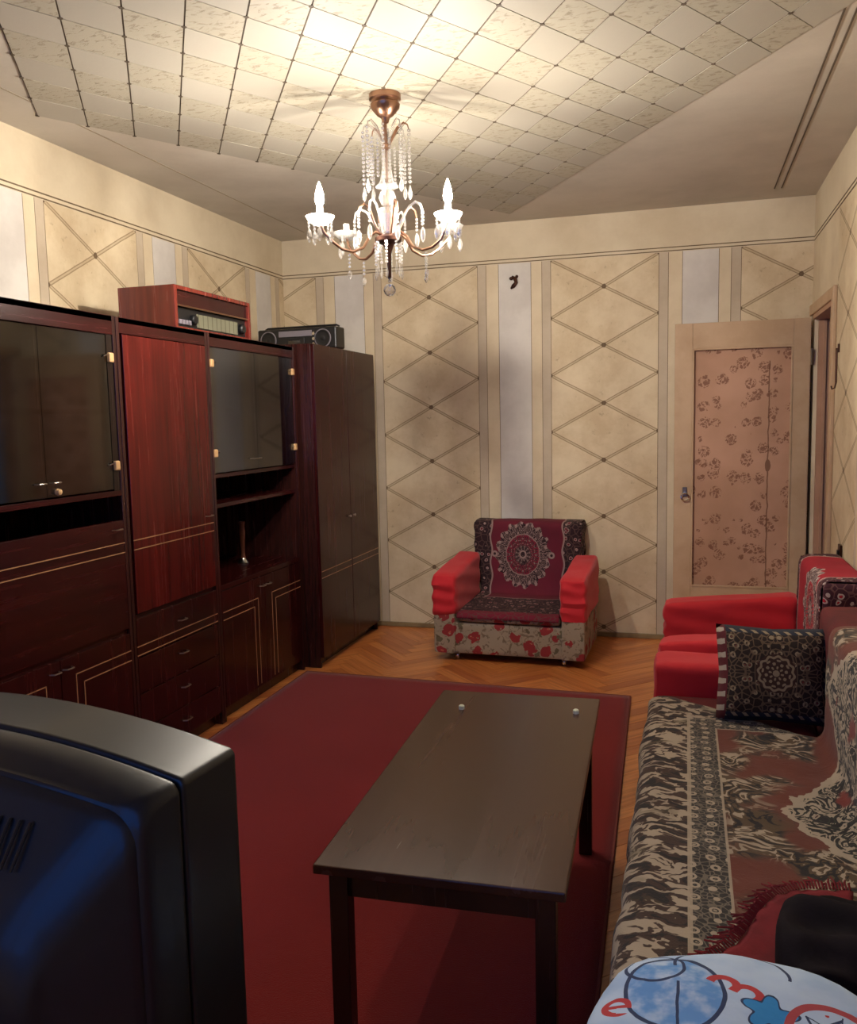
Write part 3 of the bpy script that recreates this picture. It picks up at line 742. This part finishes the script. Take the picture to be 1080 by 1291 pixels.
# ================================================================== FABRICS
def floral(g):
    p = g.coord(); nz = (g.noise(p, 18, 3)-.5)*.06; x, y, z = g.sep(p); v = g.vec(x+nz, y+nz, z+nz)
    d = g.vor(v, 9.5, rnd=.8); d2 = g.vor(v, 34); lf = g.vor(g.vec(x*1.0+nz*2, y, z*.7), 17)
    sel = g.noise(g.vec((x*9.5).floor(), (y*9.5).floor(), (z*9.5).floor()), 3.3)
    c = g.mix(g.noise(p, 4, 3), C('#a89a85'), C('#8f816d'))
    c = g.mix((lf < .27)*.8, c, C('#4e4a30')); c = g.mix((g.noise(p, 26, 4, .6, 1.2).sm(.54, .60))*.7, c, C('#5d4a35'))
    c = g.mix((d < .34)*(d2 > .2), c, C('#8e2a2c')); c = g.mix((d < .20)*(d2 < .34), c, C('#b35a48'))
    return {'color': c, 'bump': g.noise(p, 300, 2), 'dist': .001}
M_floral = mat('floral_upholstery', floral, rough=.85)
def redf(g):
    p = g.coord(); n = g.noise(p, 5, 3); f = g.noise(p, 260, 2)
    return {'color': g.mix(n, C('#cf1a28'), C('#b51522')), 'bump': g.noise(p, 14, 3, .5, .6)*.8+f*.2, 'dist': .004, 'str': .35}
M_red = mat('bright_red_cloth', redf, rough=.8, sheen=.15)
M_dred = mat('dark_red_upholstery', mottled(C('#5e1216'), C('#470d10'), 8, 200, .001), rough=.85)

def tapestry(cx, cy, rx, ry, field, dark, pale, mid, bx_, by_):
    """UV-space medallion rug: ellipse medallion with petal rings, ornate side borders beyond |u|>bx_ and below v<by_"""
    def f(g):
        u, v, _ = g.sep(g.coord('UV')); uv = g.vec(u, v, 0)
        nz = (g.noise(uv, 24, 2)-.5); X_ = (u-cx)/rx; Y_ = (v-cy)/ry
        r = (X_*X_+Y_*Y_).sqrt()+nz*.10; th = Y_.atan2(X_)
        c = g.mix(g.noise(uv, 6, 3)*.6, field, dark)
        edge = 1+(th*16).sin()*.06; ins = r < edge
        c = g.mix(ins, c, dark)
        tf = ((th*(12/6.28319)).fract()-.5).abs(); pv = g.vec(r*4.2, tf*r*7.5, 0)
        ve = g.vor(pv, 1.6, 'DISTANCE_TO_EDGE', rnd=.9); vf = g.vor(pv, 1.6, rnd=.9)
        c = g.mix(ins*(vf < .22), c, mid); c = g.mix(ins*(ve < .055)*(nz > -.12), c, pale); c = g.mix(ins*(r < .62)*(r > .30)*(vf > .5), c, field)
        c = g.mix(((r-.64).abs() < .02)*.8, c, pale); c = g.mix((r < .13)*(r > .07), c, pale)
        ro = ((r-edge+.04).abs() < .055)*((th*28).sin() > .15); c = g.mix(ro, c, pale)
        sx = ((X_.abs()-1.08)*(X_.abs()-1.08)+Y_*Y_*1.4).sqrt(); c = g.mix((sx < .13), c, dark); c = g.mix((sx < .12)*(sx > .05), c, pale)
        bd = (u.abs()-bx_+(v*40).sin()*.006).max(by_-v+(u*30).sin()*.006)
        inb = bd > 0
        vv = g.vor(g.vec(u+nz*.02, v+nz*.02, 0), 26); e2 = g.vor(uv, 26, 'DISTANCE_TO_EDGE')
        c = g.mix(inb, c, dark); c = g.mix(inb*(vv < .30)*(vv > .18), c, pale); c = g.mix(inb*(vv < .16), c, field); c = g.mix((v < .09)*(u.abs() < bx_+.1), c, field)
        c = g.mix(inb*(e2 < .05)*.7, c, mid)
        c = g.mix(((bd.abs() < .005)), c, pale)
        return {'color': c, 'bump': g.noise(uv, 420, 2), 'dist': .0015}
    return f
M_throw1 = mat('maroon_medallion_tapestry', tapestry(-.025, .80, .165, .2, C('#6e0f2a'), C('#260c16'), C('#8f7672'), C('#59423c'), .225, .44), rough=.9)
M_throw2 = mat('red_medallion_tapestry', tapestry(.10, .84, .18, .19, C('#b0142a'), C('#3a1220'), C('#b3a19a'), C('#6d4a48'), .26, .40), rough=.9)

def smooth_path(pts, n=60, it=5, dens=.012):
    P_ = [Vector(p) for p in pts]; out = []
    for a, c_ in zip(P_, P_[1:]):
        k = max(1, int((c_-a).length/dens)); out += [a.lerp(c_, i/k) for i in range(k)]
    out.append(P_[-1])
    for _ in range(it): out = [out[0]]+[(out[i-1]+out[i]*2+out[i+1])/4 for i in range(1, len(out)-1)]+[out[-1]]
    L = [0.0]
    for a, c_ in zip(out, out[1:]): L.append(L[-1]+(c_-a).length)
    return out, L
def drape(path, width, name, m, parent, nu=24, world=False, solid=.004, wob=.004, sag=None, it=5):
    """path: (y, z) points; width(v)->(x0, x1); sag(xn, s)->extra offset vector"""
    pts, L = smooth_path([(0, p[0], p[1]) for p in path], it=it); n = len(pts)-1
    def f(u, v):
        i = min(n, int(round(v*n))); x0, x1 = width(L[i]/L[-1]); x = x0+(x1-x0)*u; p = pts[i]
        w_ = wob*mnoise.noise(Vector((x*7, L[i]*7, 3)))
        q = Vector((x, p.y-w_*.5, p.z+w_))
        if sag: q += sag(u, L[i], x)
        return q
    def uvf(u, v):
        i = min(n, int(round(v*n))); x0, x1 = width(L[i]/L[-1]); return (x0+(x1-x0)*u, L[i])
    b = bm_(); grid(b, f, nu, n, uvf)
    return obj(name, b, m, parent, world=world, smooth=True, solid=solid)

# ================================================================== ARMCHAIRS
def armchair(label, loc, rz):
    t = thing('armchair', label, 'armchair', loc, rz, 'red-armed armchairs')
    o = dict(world=False, smooth=True)
    obj('base', puff(bm_(), -.405, .405, -.36, .37, .045, .235, .02, 9, .004), M_floral, t, **o)
    obj('front_roll', puff(bm_(), -.295, .295, -.375, -.25, .236, .285, .022, 8, .003), M_floral, t, **o)
    obj('seat', puff(bm_(), -.295, .295, -.25, .20, .236, .292, .02, 8, .003), M_dred, t, **o)
    for s in (-1, 1):
        x0, x1 = sorted((s*.302, s*.435))
        a = obj('arm', puff(bm_(), x0, x1, -.378, .20, .047, .46, .018, 8, .003, seed=s), M_floral, t, **o)
        b = bm_(); puff(b, x0-.007, x1+.007, -.388, .20, .262, .505, .026, 16, .006, 7, seed=s*4+2, stretch=(.5, .6, 2.2))
        for v in b.verts:
            fr = max(0, min(1, (-.30-v.co.y)/.08)); k_ = math.sin(v.co.z*95+2.2*mnoise.noise(v.co*9))
            v.co.y += fr*.0055*k_; v.co.x += s*.0035*math.sin(v.co.z*70+v.co.y*14)*(1 if v.co.z < .49 else .3)
            v.co.z += max(0, v.co.z-.35)/.155*.055*((v.co.y+.388)/.588)+.004*mnoise.noise(v.co*11)
        obj('arm_sleeve', b, M_red, a, label='bright red cloth sleeve', **o)
    b = bm_(); puff(b, -.322, .322, .212, .372, .236, .735, .035, 10, .005)
    for v in b.verts: v.co.y -= (1-max(0, v.co.z-.236)/.5)*.03 if v.co.y < .29 else 0
    obj('backrest', b, M_floral, t, **o)
    for sx in (-1, 1):
        for y in (-.30, .30):
            b = bm_(); lathe(b, [(.020, -.010), (.022, -.006), (.022, .006), (.020, .010)], (sx*.31, y, .0225), 14, 'X'); bx(b, sx*.31-.014, sx*.31+.014, y-.008, y+.008, .030, .047)
            obj('caster', b, M_chrome, t, world=False, smooth=True)
    return t
a1loc = (1.678, -.402, 0)
armchair('floral armchair with red arm sleeves facing out from the far wall', a1loc, math.radians(-1.5))
tp = [(-.384, .262), (-.380, .292), (.165, .304), (.186, .36), (.196, .742), (.215, .752), (.375, .752), (.384, .50)]
th = thing('throw_blanket', 'maroon medallion throw draped over the floral armchair', 'throw', a1loc, math.radians(-1.5), 'medallion throws on the armchairs')
drape(tp, lambda v: (-.292-.04*max(0, min(1, (v-.42)*8)), .292+.04*max(0, min(1, (v-.42)*8))), 'cloth', M_throw1, th)
for s_ in (-1, 1):
    def sd(u, v, s=s_): return Vector((s*(.335+.006*math.sin(v*9)), .205+.17*u, .742-(.20 if s > 0 else .16)*v-.02*v*math.sin(u*7)))
    b = bm_(); grid(b, sd, 8, 10, lambda u, v, s=s_: (s*(.33+v*.2), 1.0+u*.17)); obj('side_fall', b, M_throw1, th, world=False, smooth=True, solid=.004)
a2loc = (2.915, -1.615, 0)
armchair('red-armed armchair between the door and the sofa', a2loc, math.radians(-90))
th = thing('throw_blanket', 'bright red patterned throw over the armchair beside the sofa', 'throw', a2loc, math.radians(-90), 'medallion throws on the armchairs')
drape(tp, lambda v: (-.292-.04*max(0, min(1, (v-.42)*8)), .292+.04*max(0, min(1, (v-.42)*8))), 'cloth', M_throw2, th)
for s_ in (-1, 1):
    def sd(u, v, s=s_): return Vector((s*(.335+.006*math.sin(v*9)), .205+.17*u, .742-(.20 if s > 0 else .16)*v-.02*v*math.sin(u*7)))
    b = bm_(); grid(b, sd, 8, 10, lambda u, v, s=s_: (s*(.33+v*.2), 1.0+u*.17)); obj('side_fall', b, M_throw2, th, world=False, smooth=True, solid=.004)

# ================================================================== SOFA
SY0, SY1, SX0 = -5.02, -2.085, 2.515
t = thing('sofa', 'long low dark red sofa along the right wall', 'sofa', (2.9, -3.5, 0))
obj('base', puff(bm_(), SX0+.02, 3.285, SY0+.20, SY1-.21, .05, .23, .02, 8, .003), M_dred, t, smooth=True)
obj('seat', puff(bm_(), SX0, 3.03, SY0+.205, SY1-.215, .231, .392, .04, 14, .006), M_dred, t, smooth=True)
b = bm_(); puff(b, 3.045, 3.285, SY0+.205, SY1-.215, .232, .745, .05, 12, .006); obj('backrest', b, M_dred, t, smooth=True)
for y0, y1 in ((SY0, SY0+.195), (SY1-.205, SY1)):
    a = obj('arm', puff(bm_(), SX0+.01, 3.285, y0+.008, y1-.008, .05, .47, .02, 8, .003), M_dred, t, smooth=True)
    obj('arm_sleeve', puff(bm_(), SX0, 3.10, y0, y1, .30, .492, .028, 14, .006, 7, seed=5), M_red, a, smooth=True, label='red cloth sleeve')
for x in (SX0+.08, 3.22):
    for y in (SY0+.08, SY1-.08): obj('foot', lathe(bm_(), [(.022, .0005), (.028, .05)], (x, y, 0), 14), M_black, t)

SEATZ = .402
def cover_m(g):
    s, tt, _ = g.sep(g.coord('UV')); uv = g.vec(s, tt, 0)
    nz = g.noise(uv, 14, 3)-.5; n2 = g.noise(g.vec(s*1.0, tt*1.0, 4), 30, 2)-.5
    cream, dark, brown, rust, olive, band = C('#a39480'), C('#171210'), C('#3a261b'), C('#6b3220'), C('#4d432b'), C('#2a2622')
    # leopard-like outer border
    wv = g.vec(s*17+nz*2.0, tt*36+nz*3.0, 0); L = g.noise(wv, 1.0, 2, .5, .8)
    outer = g.mix(L.sm(.47, .50), cream, brown); outer = g.mix(L.sm(.58, .61), outer, dark)
    outer = g.mix(g.noise(wv, .35, 2).sm(.58, .66)*.5, outer, olive)
    # narrow dark guard band with rings
    cell = g.vor(uv, 24, rnd=.25); gb = g.mix((cell < .30)*(cell > .17), band, cream); gb = g.mix((cell < .10)*.8, gb, cream)
    gb = g.mix(g.vor(uv, 70, 'DISTANCE_TO_EDGE').sm(.10, .06)*.35, gb, cream)
    # rust field with cream scrolls and leaves
    q = g.noise(g.vec(s+nz*.05, tt+nz*.05, 2), 6.5, 3, .55, 1.4); sc = ((q*46).sin())
    big = g.noise(uv, 4.2, 2).sm(.47, .56)
    fld = g.mix(g.noise(uv, 5, 3), rust, C('#57291a')); fld = g.mix(big*.8, fld, olive)
    fld = g.mix(sc.sm(.55, .72)*big, fld, cream); fld = g.mix(sc.sm(-.55, -.75)*big, fld, dark)
    # medallion
    md = (s-.80).abs()/.34+(tt-.86).abs()/.52+nz*.35
    mq = g.noise(g.vec(s*1.3, tt, 7), 13, 3, .55, 1.6); ms = (mq*34).sin()
    mcol = g.mix(ms.sm(.1, .3), C('#2a2c20'), cream); mcol = g.mix(ms.sm(-.4, -.6), mcol, dark); mcol = g.mix((g.noise(uv, 9, 2)).sm(.60, .66), mcol, C('#6e2a20'))
    fld = g.mix(md < 1, fld, mcol); fld = g.mix((md-1).abs() < .035, fld, cream)
    d = (s-.02).min(tt*.9+.05).min(1.42-s).min(2.6-tt)
    c = g.mix(d > .228, outer, gb); c = g.mix(d > .31, c, fld)
    ln = ((d-.228).abs() < .005).max((d-.31).abs() < .003); c = g.mix(ln*.85, c, cream)
    return {'color': c, 'bump': g.noise(uv, 300, 2)*.3+L*.7, 'dist': .004, 'str': .5}
M_cover = mat('brown_cream_woven_cover', cover_m, rough=.95, sheen=.1)
pts, L_ = smooth_path([(SX0-.016, 0, .27), (SX0-.012, 0, .385), (SX0+.02, 0, SEATZ+.004), (3.01, 0, SEATZ+.002), (3.026, 0, SEATZ+.02), (3.034, 0, .745), (3.06, 0, .757), (3.28, 0, .757)], it=4)
nP = len(pts)-1
def far_edge(s): 
    k = max(0, min(1, (s-.15)/.5)); return -2.40-.30*k*k*(3-2*k)+.012*math.sin(s*17)
def cov(u, v):
    i = min(nP, int(round(u*nP))); p = pts[i]; y1 = far_edge(L_[i]); y = y1+(-4.78-y1)*v
    w_ = .006*mnoise.noise(Vector((L_[i]*6, y*5, 1)))+.004*mnoise.noise(Vector((L_[i]*14, y*9, 5)))
    q = Vector((p.x, y, p.z))
    if .14 < L_[i] < .62: q.z += abs(w_)*1.2
    elif L_[i] <= .14: q.x -= abs(w_)*2+.010*max(0, math.sin(y*11))*(1-L_[i]/.14)
    else: q.x -= abs(w_)*1.2
    return q
b = bm_(); grid(b, cov, nP, 90, lambda u, v: (L_[min(nP, int(round(u*nP)))], (far_edge(0)-0)*0+(-2.40-(far_edge(L_[min(nP, int(round(u*nP)))])+(-4.78-far_edge(L_[min(nP, int(round(u*nP)))]))*v))))
o = obj('sofa_cover', b, M_cover, None, smooth=True, solid=.004); tag(o, 'brown and cream patterned woven cover spread over the sofa', 'sofa cover')

# cushion leaning on the sofa arm
def pillow(bm, w, h, d, n=18, pinch=.06):
    for sg in (1, -1):
        def f(u, v):
            a, c_ = u*2-1, v*2-1; k = (max(0, 1-a**4)*max(0, 1-c_**4))**.45
            return Vector((a*w*(1-pinch*(c_*c_)*abs(a)*0-pinch*.5*(1-c_*c_)*a*a*0)*(1-pinch*(1-abs(c_))*abs(a)), c_*h*(1-pinch*(1-abs(a))*abs(c_)), sg*d*k))
        grid(bm, f, n, n, lambda u, v: ((u*2-1)*w, (v*2-1)*h))
    bmesh.ops.remove_doubles(bm, verts=bm.verts[:], dist=.0004)
    return bm
def cushion_m(g):
    u, v, _ = g.sep(g.coord('UV')); uv = g.vec(u, v, 0); nz = g.noise(uv, 40, 2)-.5
    r = (u*u+v*v).sqrt(); th = v.atan2(u)
    dark, brown, pale, mid, blue = C('#241712'), C('#3a2119'), C('#8f7f66'), C('#6a5642'), C('#1a2030')
    e = g.vor(g.vec(u.abs()+nz*.01, v.abs()+nz*.01, 0), 36); e2 = g.vor(g.vec(u.abs(), v.abs(), 0), 50, 'DISTANCE_TO_EDGE')
    c = g.mix((e < .34)*(e > .18), dark, pale); c = g.mix((e < .12), c, C('#6e2a22')); c = g.mix((e2 < .07)*.8, c, mid)
    c = g.mix(r < .062, c, brown)
    c = g.mix((((r-.052+(th*12).sin()*.003).abs()) < .004), c, pale); c = g.mix((r < .044)*(((r*260).sin()*(th*8).sin()) > .3), c, pale); c = g.mix((r < .010), c, pale)
    bd = (u.abs()/.172).max(v.abs()/.148); c = g.mix(bd > .86, c, blue); c = g.mix((bd > .87)*(bd < .95)*(((u+v)*190).sin() > .35), c, pale)
    sd = u < -.148; c = g.mix(sd, c, C('#571720')); c = g.mix(sd*(u < -.153)*((v*150).sin()+nz*2 > .3), c, C('#a99c8e'))
    return {'color': c, 'bump': g.noise(uv, 350, 2), 'dist': .0015}
M_cush = mat('brown_medallion_cushion', cushion_m, rough=.92)
b = pillow(bm_(), .174, .154, .080)
b.transform(Matrix.Translation((2.893, -2.540, .548)) @ Matrix.Rotation(math.radians(3), 4, 'Z') @ Matrix.Rotation(math.radians(72), 4, 'X') @ Matrix.Rotation(math.radians(-1), 4, 'Z'))
o = obj('cushion', b, M_cush, None, smooth=True, ang=80); tag(o, 'dark brown medallion cushion leaning on the red sofa arm', 'cushion')

# printed white-blue quilt bundle on the near end of the sofa
def quilt_m(g):
    u, v, _ = g.sep(g.coord('UV')); uv = g.vec(u, v, 0); nz = g.noise(uv, 20, 2)-.5; u = u+nz*.006; v = v+nz*.006
    white, wash, ink, red, blue = C('#b4c9e6'), C('#5f93d2'), C('#26365c'), C('#b0343a'), C('#2c86c9')
    def circ(a, b, k=1.0): return (((u-a)*(u-a)+((v-b)*k)*((v-b)*k)).sqrt())
    c = g.mix(g.noise(uv, 12, 3).sm(.4, .7)*.5, white, C('#86a8d6'))
    r1 = circ(-.105, .115, .8); c = g.mix((r1 < .070)*g.noise(uv, 30, 3).sm(.3, .6), c, wash); c = g.mix((r1-.072).abs() < .0032, c, ink)
    r2 = circ(-.135, .175); c = g.mix((r2-.045).abs() < .0026, c, ink); c = g.mix(((u+.10).abs() < .0022)*(v < .13)*(v > -.02), c, ink)
    r3 = circ(-.02, .19); c = g.mix(((r3-.085).abs() < .0026)*(v > .18), c, ink)
    # figure 3: two arcs open to the same side
    def arc(a, b, R, ang, w_):
        rr = circ(a, b); tx = (u-a)*math.cos(ang)+(v-b)*math.sin(ang); return ((rr-R).abs() < w_)*(tx > -R*.35)
    a3 = math.radians(60)
    th3 = arc(-.034, .142, .019, a3, .0065).max(arc(-.002, .124, .019, a3, .0065)); c = g.mix(th3, c, red)
    # red e swirl
    re = circ(-.188, .075); c = g.mix(((re-.018).abs() < .005).max((re < .018)*((v-.075).abs() < .004))*(1-((u > -.188)*(v < .072)*(v > .060))), c, red)
    # blue five-pointed patch
    a5 = (v-.09).atan2(u-.028); r5 = circ(.028, .09); c = g.mix(r5 < (.030+(a5*5+.6).sin()*.009), c, blue); c = g.mix((r5-(.032+(a5*5+.6).sin()*.009)).abs() < .002, c, ink)
    # red ring with small figures
    rr = circ(.115, .06, .9); c = g.mix((rr-.066).abs() < .006, c, C('#a8444c')); c = g.mix((rr < .052)*(g.vor(uv, 42) < .25), c, red)
    c = g.mix((rr < .055)*(g.vor(uv, 30, 'DISTANCE_TO_EDGE') < .03), c, ink)
    return {'color': c, 'bump': g.noise(uv, 22, 3), 'dist': .006, 'str': .5}
M_quilt = mat('printed_cotton_quilt', quilt_m, rough=.9)
b = bmesh.new(); uvl = b.loops.layers.uv.verify(); bmesh.ops.create_uvsphere(b, u_segments=48, v_segments=24, radius=1.0)
QC = Vector((2.715, -4.29, .408))
for v in b.verts:
    c_ = v.co.copy(); f = (abs(c_.x)**2.6+abs(c_.y)**2.6+abs(c_.z)**2.6)**(-1/2.6); c_ = c_*f
    q = Vector((c_.x*.235, c_.y*.285, max(0, (c_.z+.75))*.068)); n_ = mnoise.noise(q*7)*.012+mnoise.noise(q*16)*.005
    v.co = q+Vector((0, 0, n_ if c_.z > -.5 else 0))
for f in b.faces:
    for l in f.loops: l[uvl].uv = (l.vert.co.x, l.vert.co.y)
b.transform(Matrix.Translation(QC))
tag(obj('quilt', b, M_quilt, None, smooth=True, ang=80), 'white and blue printed quilt bundled at the near end of the sofa', 'quilt')

# dark jacket bundle with red fringed shawl beneath it
M_jacket = mat('dark_plum_cloth', mottled(C('#150c14'), C('#0b070b'), 6, 220, .001), rough=.85, spec=.12)
M_shawl = mat('crimson_wool', mottled(C('#7a1620'), C('#5a0f18'), 9, 200, .0015), rough=.95)
b = bmesh.new(); bmesh.ops.create_uvsphere(b, u_segments=48, v_segments=28, radius=1.0)
JC = Vector((2.895, -3.925, .4245))
for v in b.verts:
    c_ = v.co.copy(); f = (abs(c_.x)**3+abs(c_.y)**3+abs(c_.z)**3)**(-1/3); c_ = c_*f
    q = Vector((c_.x*.118, c_.y*.135, max(0, c_.z+.7)*.056)); fold = .009*math.sin(q.y*60+q.x*34+3*mnoise.noise(q*8))+.022*mnoise.noise(q*13+Vector((3, 1, 0)))
    v.co = q+Vector((0, 0, fold if c_.z > -.4 else 0))
b.transform(Matrix.Translation(JC) @ Matrix.Rotation(math.radians(-8), 4, 'Z'))
t = thing('jacket', 'dark plum folded jacket lying on the sofa above the quilt', 'jacket', tuple(JC))
body = obj('body', b, M_jacket, t, smooth=True, ang=80)
sh_edge = [Vector((2.62, -3.985, .416)), Vector((2.675, -3.925, .418)), Vector((2.725, -3.86, .422)), Vector((2.755, -3.78, .425)), Vector((2.79, -3.70, .424)), Vector((2.85, -3.645, .422)), Vector((2.95, -3.635, .424))]
ep, eL = smooth_path(sh_edge, it=6); ne = len(ep)-1; inner = Vector((2.90, -3.90, .418))
def shf(u, v):
    p = ep[min(ne, int(round(u*ne)))]; q = p.lerp(inner, v*.75); q.z = max(.415, q.z)+.012*abs(mnoise.noise(Vector((q.x*22, q.y*22, 0))))*(1-v); return q
t = thing('shawl', 'crimson fringed shawl under the dark jacket on the sofa', 'shawl', (2.8, -3.85, .416))
b = bm_(); grid(b, shf, ne, 12); obj('cloth', b, M_shawl, t, smooth=True, solid=.004)
b = bm_()
for k in range(0, ne):
    for h_ in (0, .5):
        p = ep[k].lerp(ep[k+1], h_); d = (ep[k+1]-ep[k]).normalized(); nrm = Vector((-d.y, d.x, 0)); jit = Vector((random.uniform(-.012, .012), random.uniform(-.012, .012), 0)); ln = random.uniform(.022, .040)
        tube(b, [p+Vector((0, 0, .004)), p+nrm*ln*.5+Vector((0, 0, .010)), p+nrm*ln+jit+Vector((0, 0, .003))], [.0022, .0026, .0018], 4)
tag(obj('fringe', b, M_shawl, t), kind='stuff')

# ================================================================== TELEVISION seen from behind, on a stand
M_tv = mat('dark_tv_plastic', lambda g: {'color': g.mix(g.noise(g.coord(), 40, 2), C('#141619'), C('#1a1c20')), 'rough': g.noise(g.coord(), 5, 2)*.05+.36}, rough=.4, coat=.1, spec=.38)
M_tvs = mat('silver_grey_tv_plastic', lambda g: {'color': g.mix(g.noise(g.coord(), 400, 2), C('#55585a'), C('#494c4e'))}, rough=.38)
M_scr = mat('dark_tv_screen', color=C('#0c0d0e'), rough=.1)
TVZ = .438
t = thing('television', 'bulky dark tube television seen from behind at the lower left', 'television', (1.702, -4.418, TVZ), math.radians(-6.0))
def loft(bm, secs):
    """secs: depth, half width, z0, z1, corner radius, crown of the top edge"""
    rings = []
    for d, hw, z0, z1, r, cr in secs:
        pts_ = []
        for k in range(7): a = -math.pi/2+k*math.pi/12; pts_.append((hw-r+r*math.cos(a), z0+r+r*math.sin(a)))
        for k in range(7): a = k*math.pi/12; pts_.append((hw-r+r*math.cos(a), z1-r+r*math.sin(a)))
        for k in range(1, 20): pts_.append((hw-r-(2*hw-2*r)*k/20, z1))
        for k in range(7): a = math.pi/2+k*math.pi/12; pts_.append((-hw+r+r*math.cos(a), z1-r+r*math.sin(a)))
        for k in range(7): a = math.pi+k*math.pi/12; pts_.append((-hw+r+r*math.cos(a), z0+r+r*math.sin(a)))
        rings.append([bm.verts.new((x, -d, z+(cr*(1-(x/hw)**2) if z > (z0+z1)/2 else 0))) for x, z in pts_])
    n = len(rings[0])
    for a, b in zip(rings, rings[1:]):
        for i in range(n): j = (i+1) % n; bm.faces.new((a[i], a[j], b[j], b[i]))
    bm.faces.new(rings[0]); bm.faces.new(rings[-1][::-1]); return bm
obj('front_bezel', loft(bm_(), [(0, .335, .03, .500, .02, .026), (.004, .346, .012, .512, .016, .034), (.008, .350, .004, .518, .009, .036), (.012, .350, .004, .518, .009, .036), (.108, .350, .003, .518, .009, .036), (.112, .350, .003, .518, .009, .036), (.1145, .348, .005, .516, .009, .036)]), M_tv, t, world=False, smooth=True, ang=60)
obj('housing_rim', loft(bm_(), [(.1145, .341, .012, .508, .012, .035), (.1180, .341, .012, .508, .012, .035), (.1183, .347, .006, .514, .014, .035), (.121, .349, .004, .516, .014, .035), (.125, .349, .004, .516, .014, .035), (.165, .348, .004, .515, .018, .035), (.178, .346, .005, .510, .03, .022), (.186, .342, .010, .505, .035, .028)]), M_tv, t, world=False, smooth=True, ang=60)
hs = obj('rear_housing', loft(bm_(), [(.180, .338, .012, .500, .035, .027), (.190, .337, .012, .500, .04, .026), (.198, .330, .014, .490, .05, .022), (.250, .275, .02, .418, .06, -.010), (.256, .268, .024, .408, .06, -.012), (.262, .262, .03, .396, .06, -.012), (.268, .258, .034, .385, .06, -.012), (.285, .250, .04, .34, .06, -.01)]), M_tv, t, world=False, smooth=True, ang=60)
obj('tube_neck_cover', loft(bm_(), [(.284, .15, .05, .27, .03, 0), (.36, .13, .07, .25, .03, 0), (.368, .12, .08, .24, .03, 0)]), M_tv, t, world=False, smooth=True, ang=60)
obj('screen', loft(bm_(), [(-.012, .24, .12, .40, .05, 0), (-.004, .29, .07, .46, .04, 0), (.002, .30, .06, .47, .035, 0)]), M_scr, t, world=False, smooth=True)
for k in range(10):
    x = .205-k*.016; b = bm_(); q0, q1 = Vector((x, -.212, .486)), Vector((x-.004, -.242, .438)); tube(b, [q0, q1], .0022, 6)
    obj('vent_slot', b, M_black, hs, world=False)
M_stand = mat('dark_stand_wood', wood(C('#1c100c'), C('#2c1a14'), 0), rough=.4)
t = thing('television_stand', 'low dark wooden stand carrying the television', 'stand', (1.702, -4.60, 0), math.radians(-3.0))
obj('top_board', box(-.36, .36, -.24, .20, TVZ-.022, TVZ-.001, bev=.002), M_stand, t, world=False)
for x in (-.35, .33): obj('side_board', box(x, x+.02, -.23, .14, .015, TVZ-.0225), M_stand, t, world=False)
obj('shelf', box(-.33, .33, -.22, .12, .18, .198), M_stand, t, world=False)
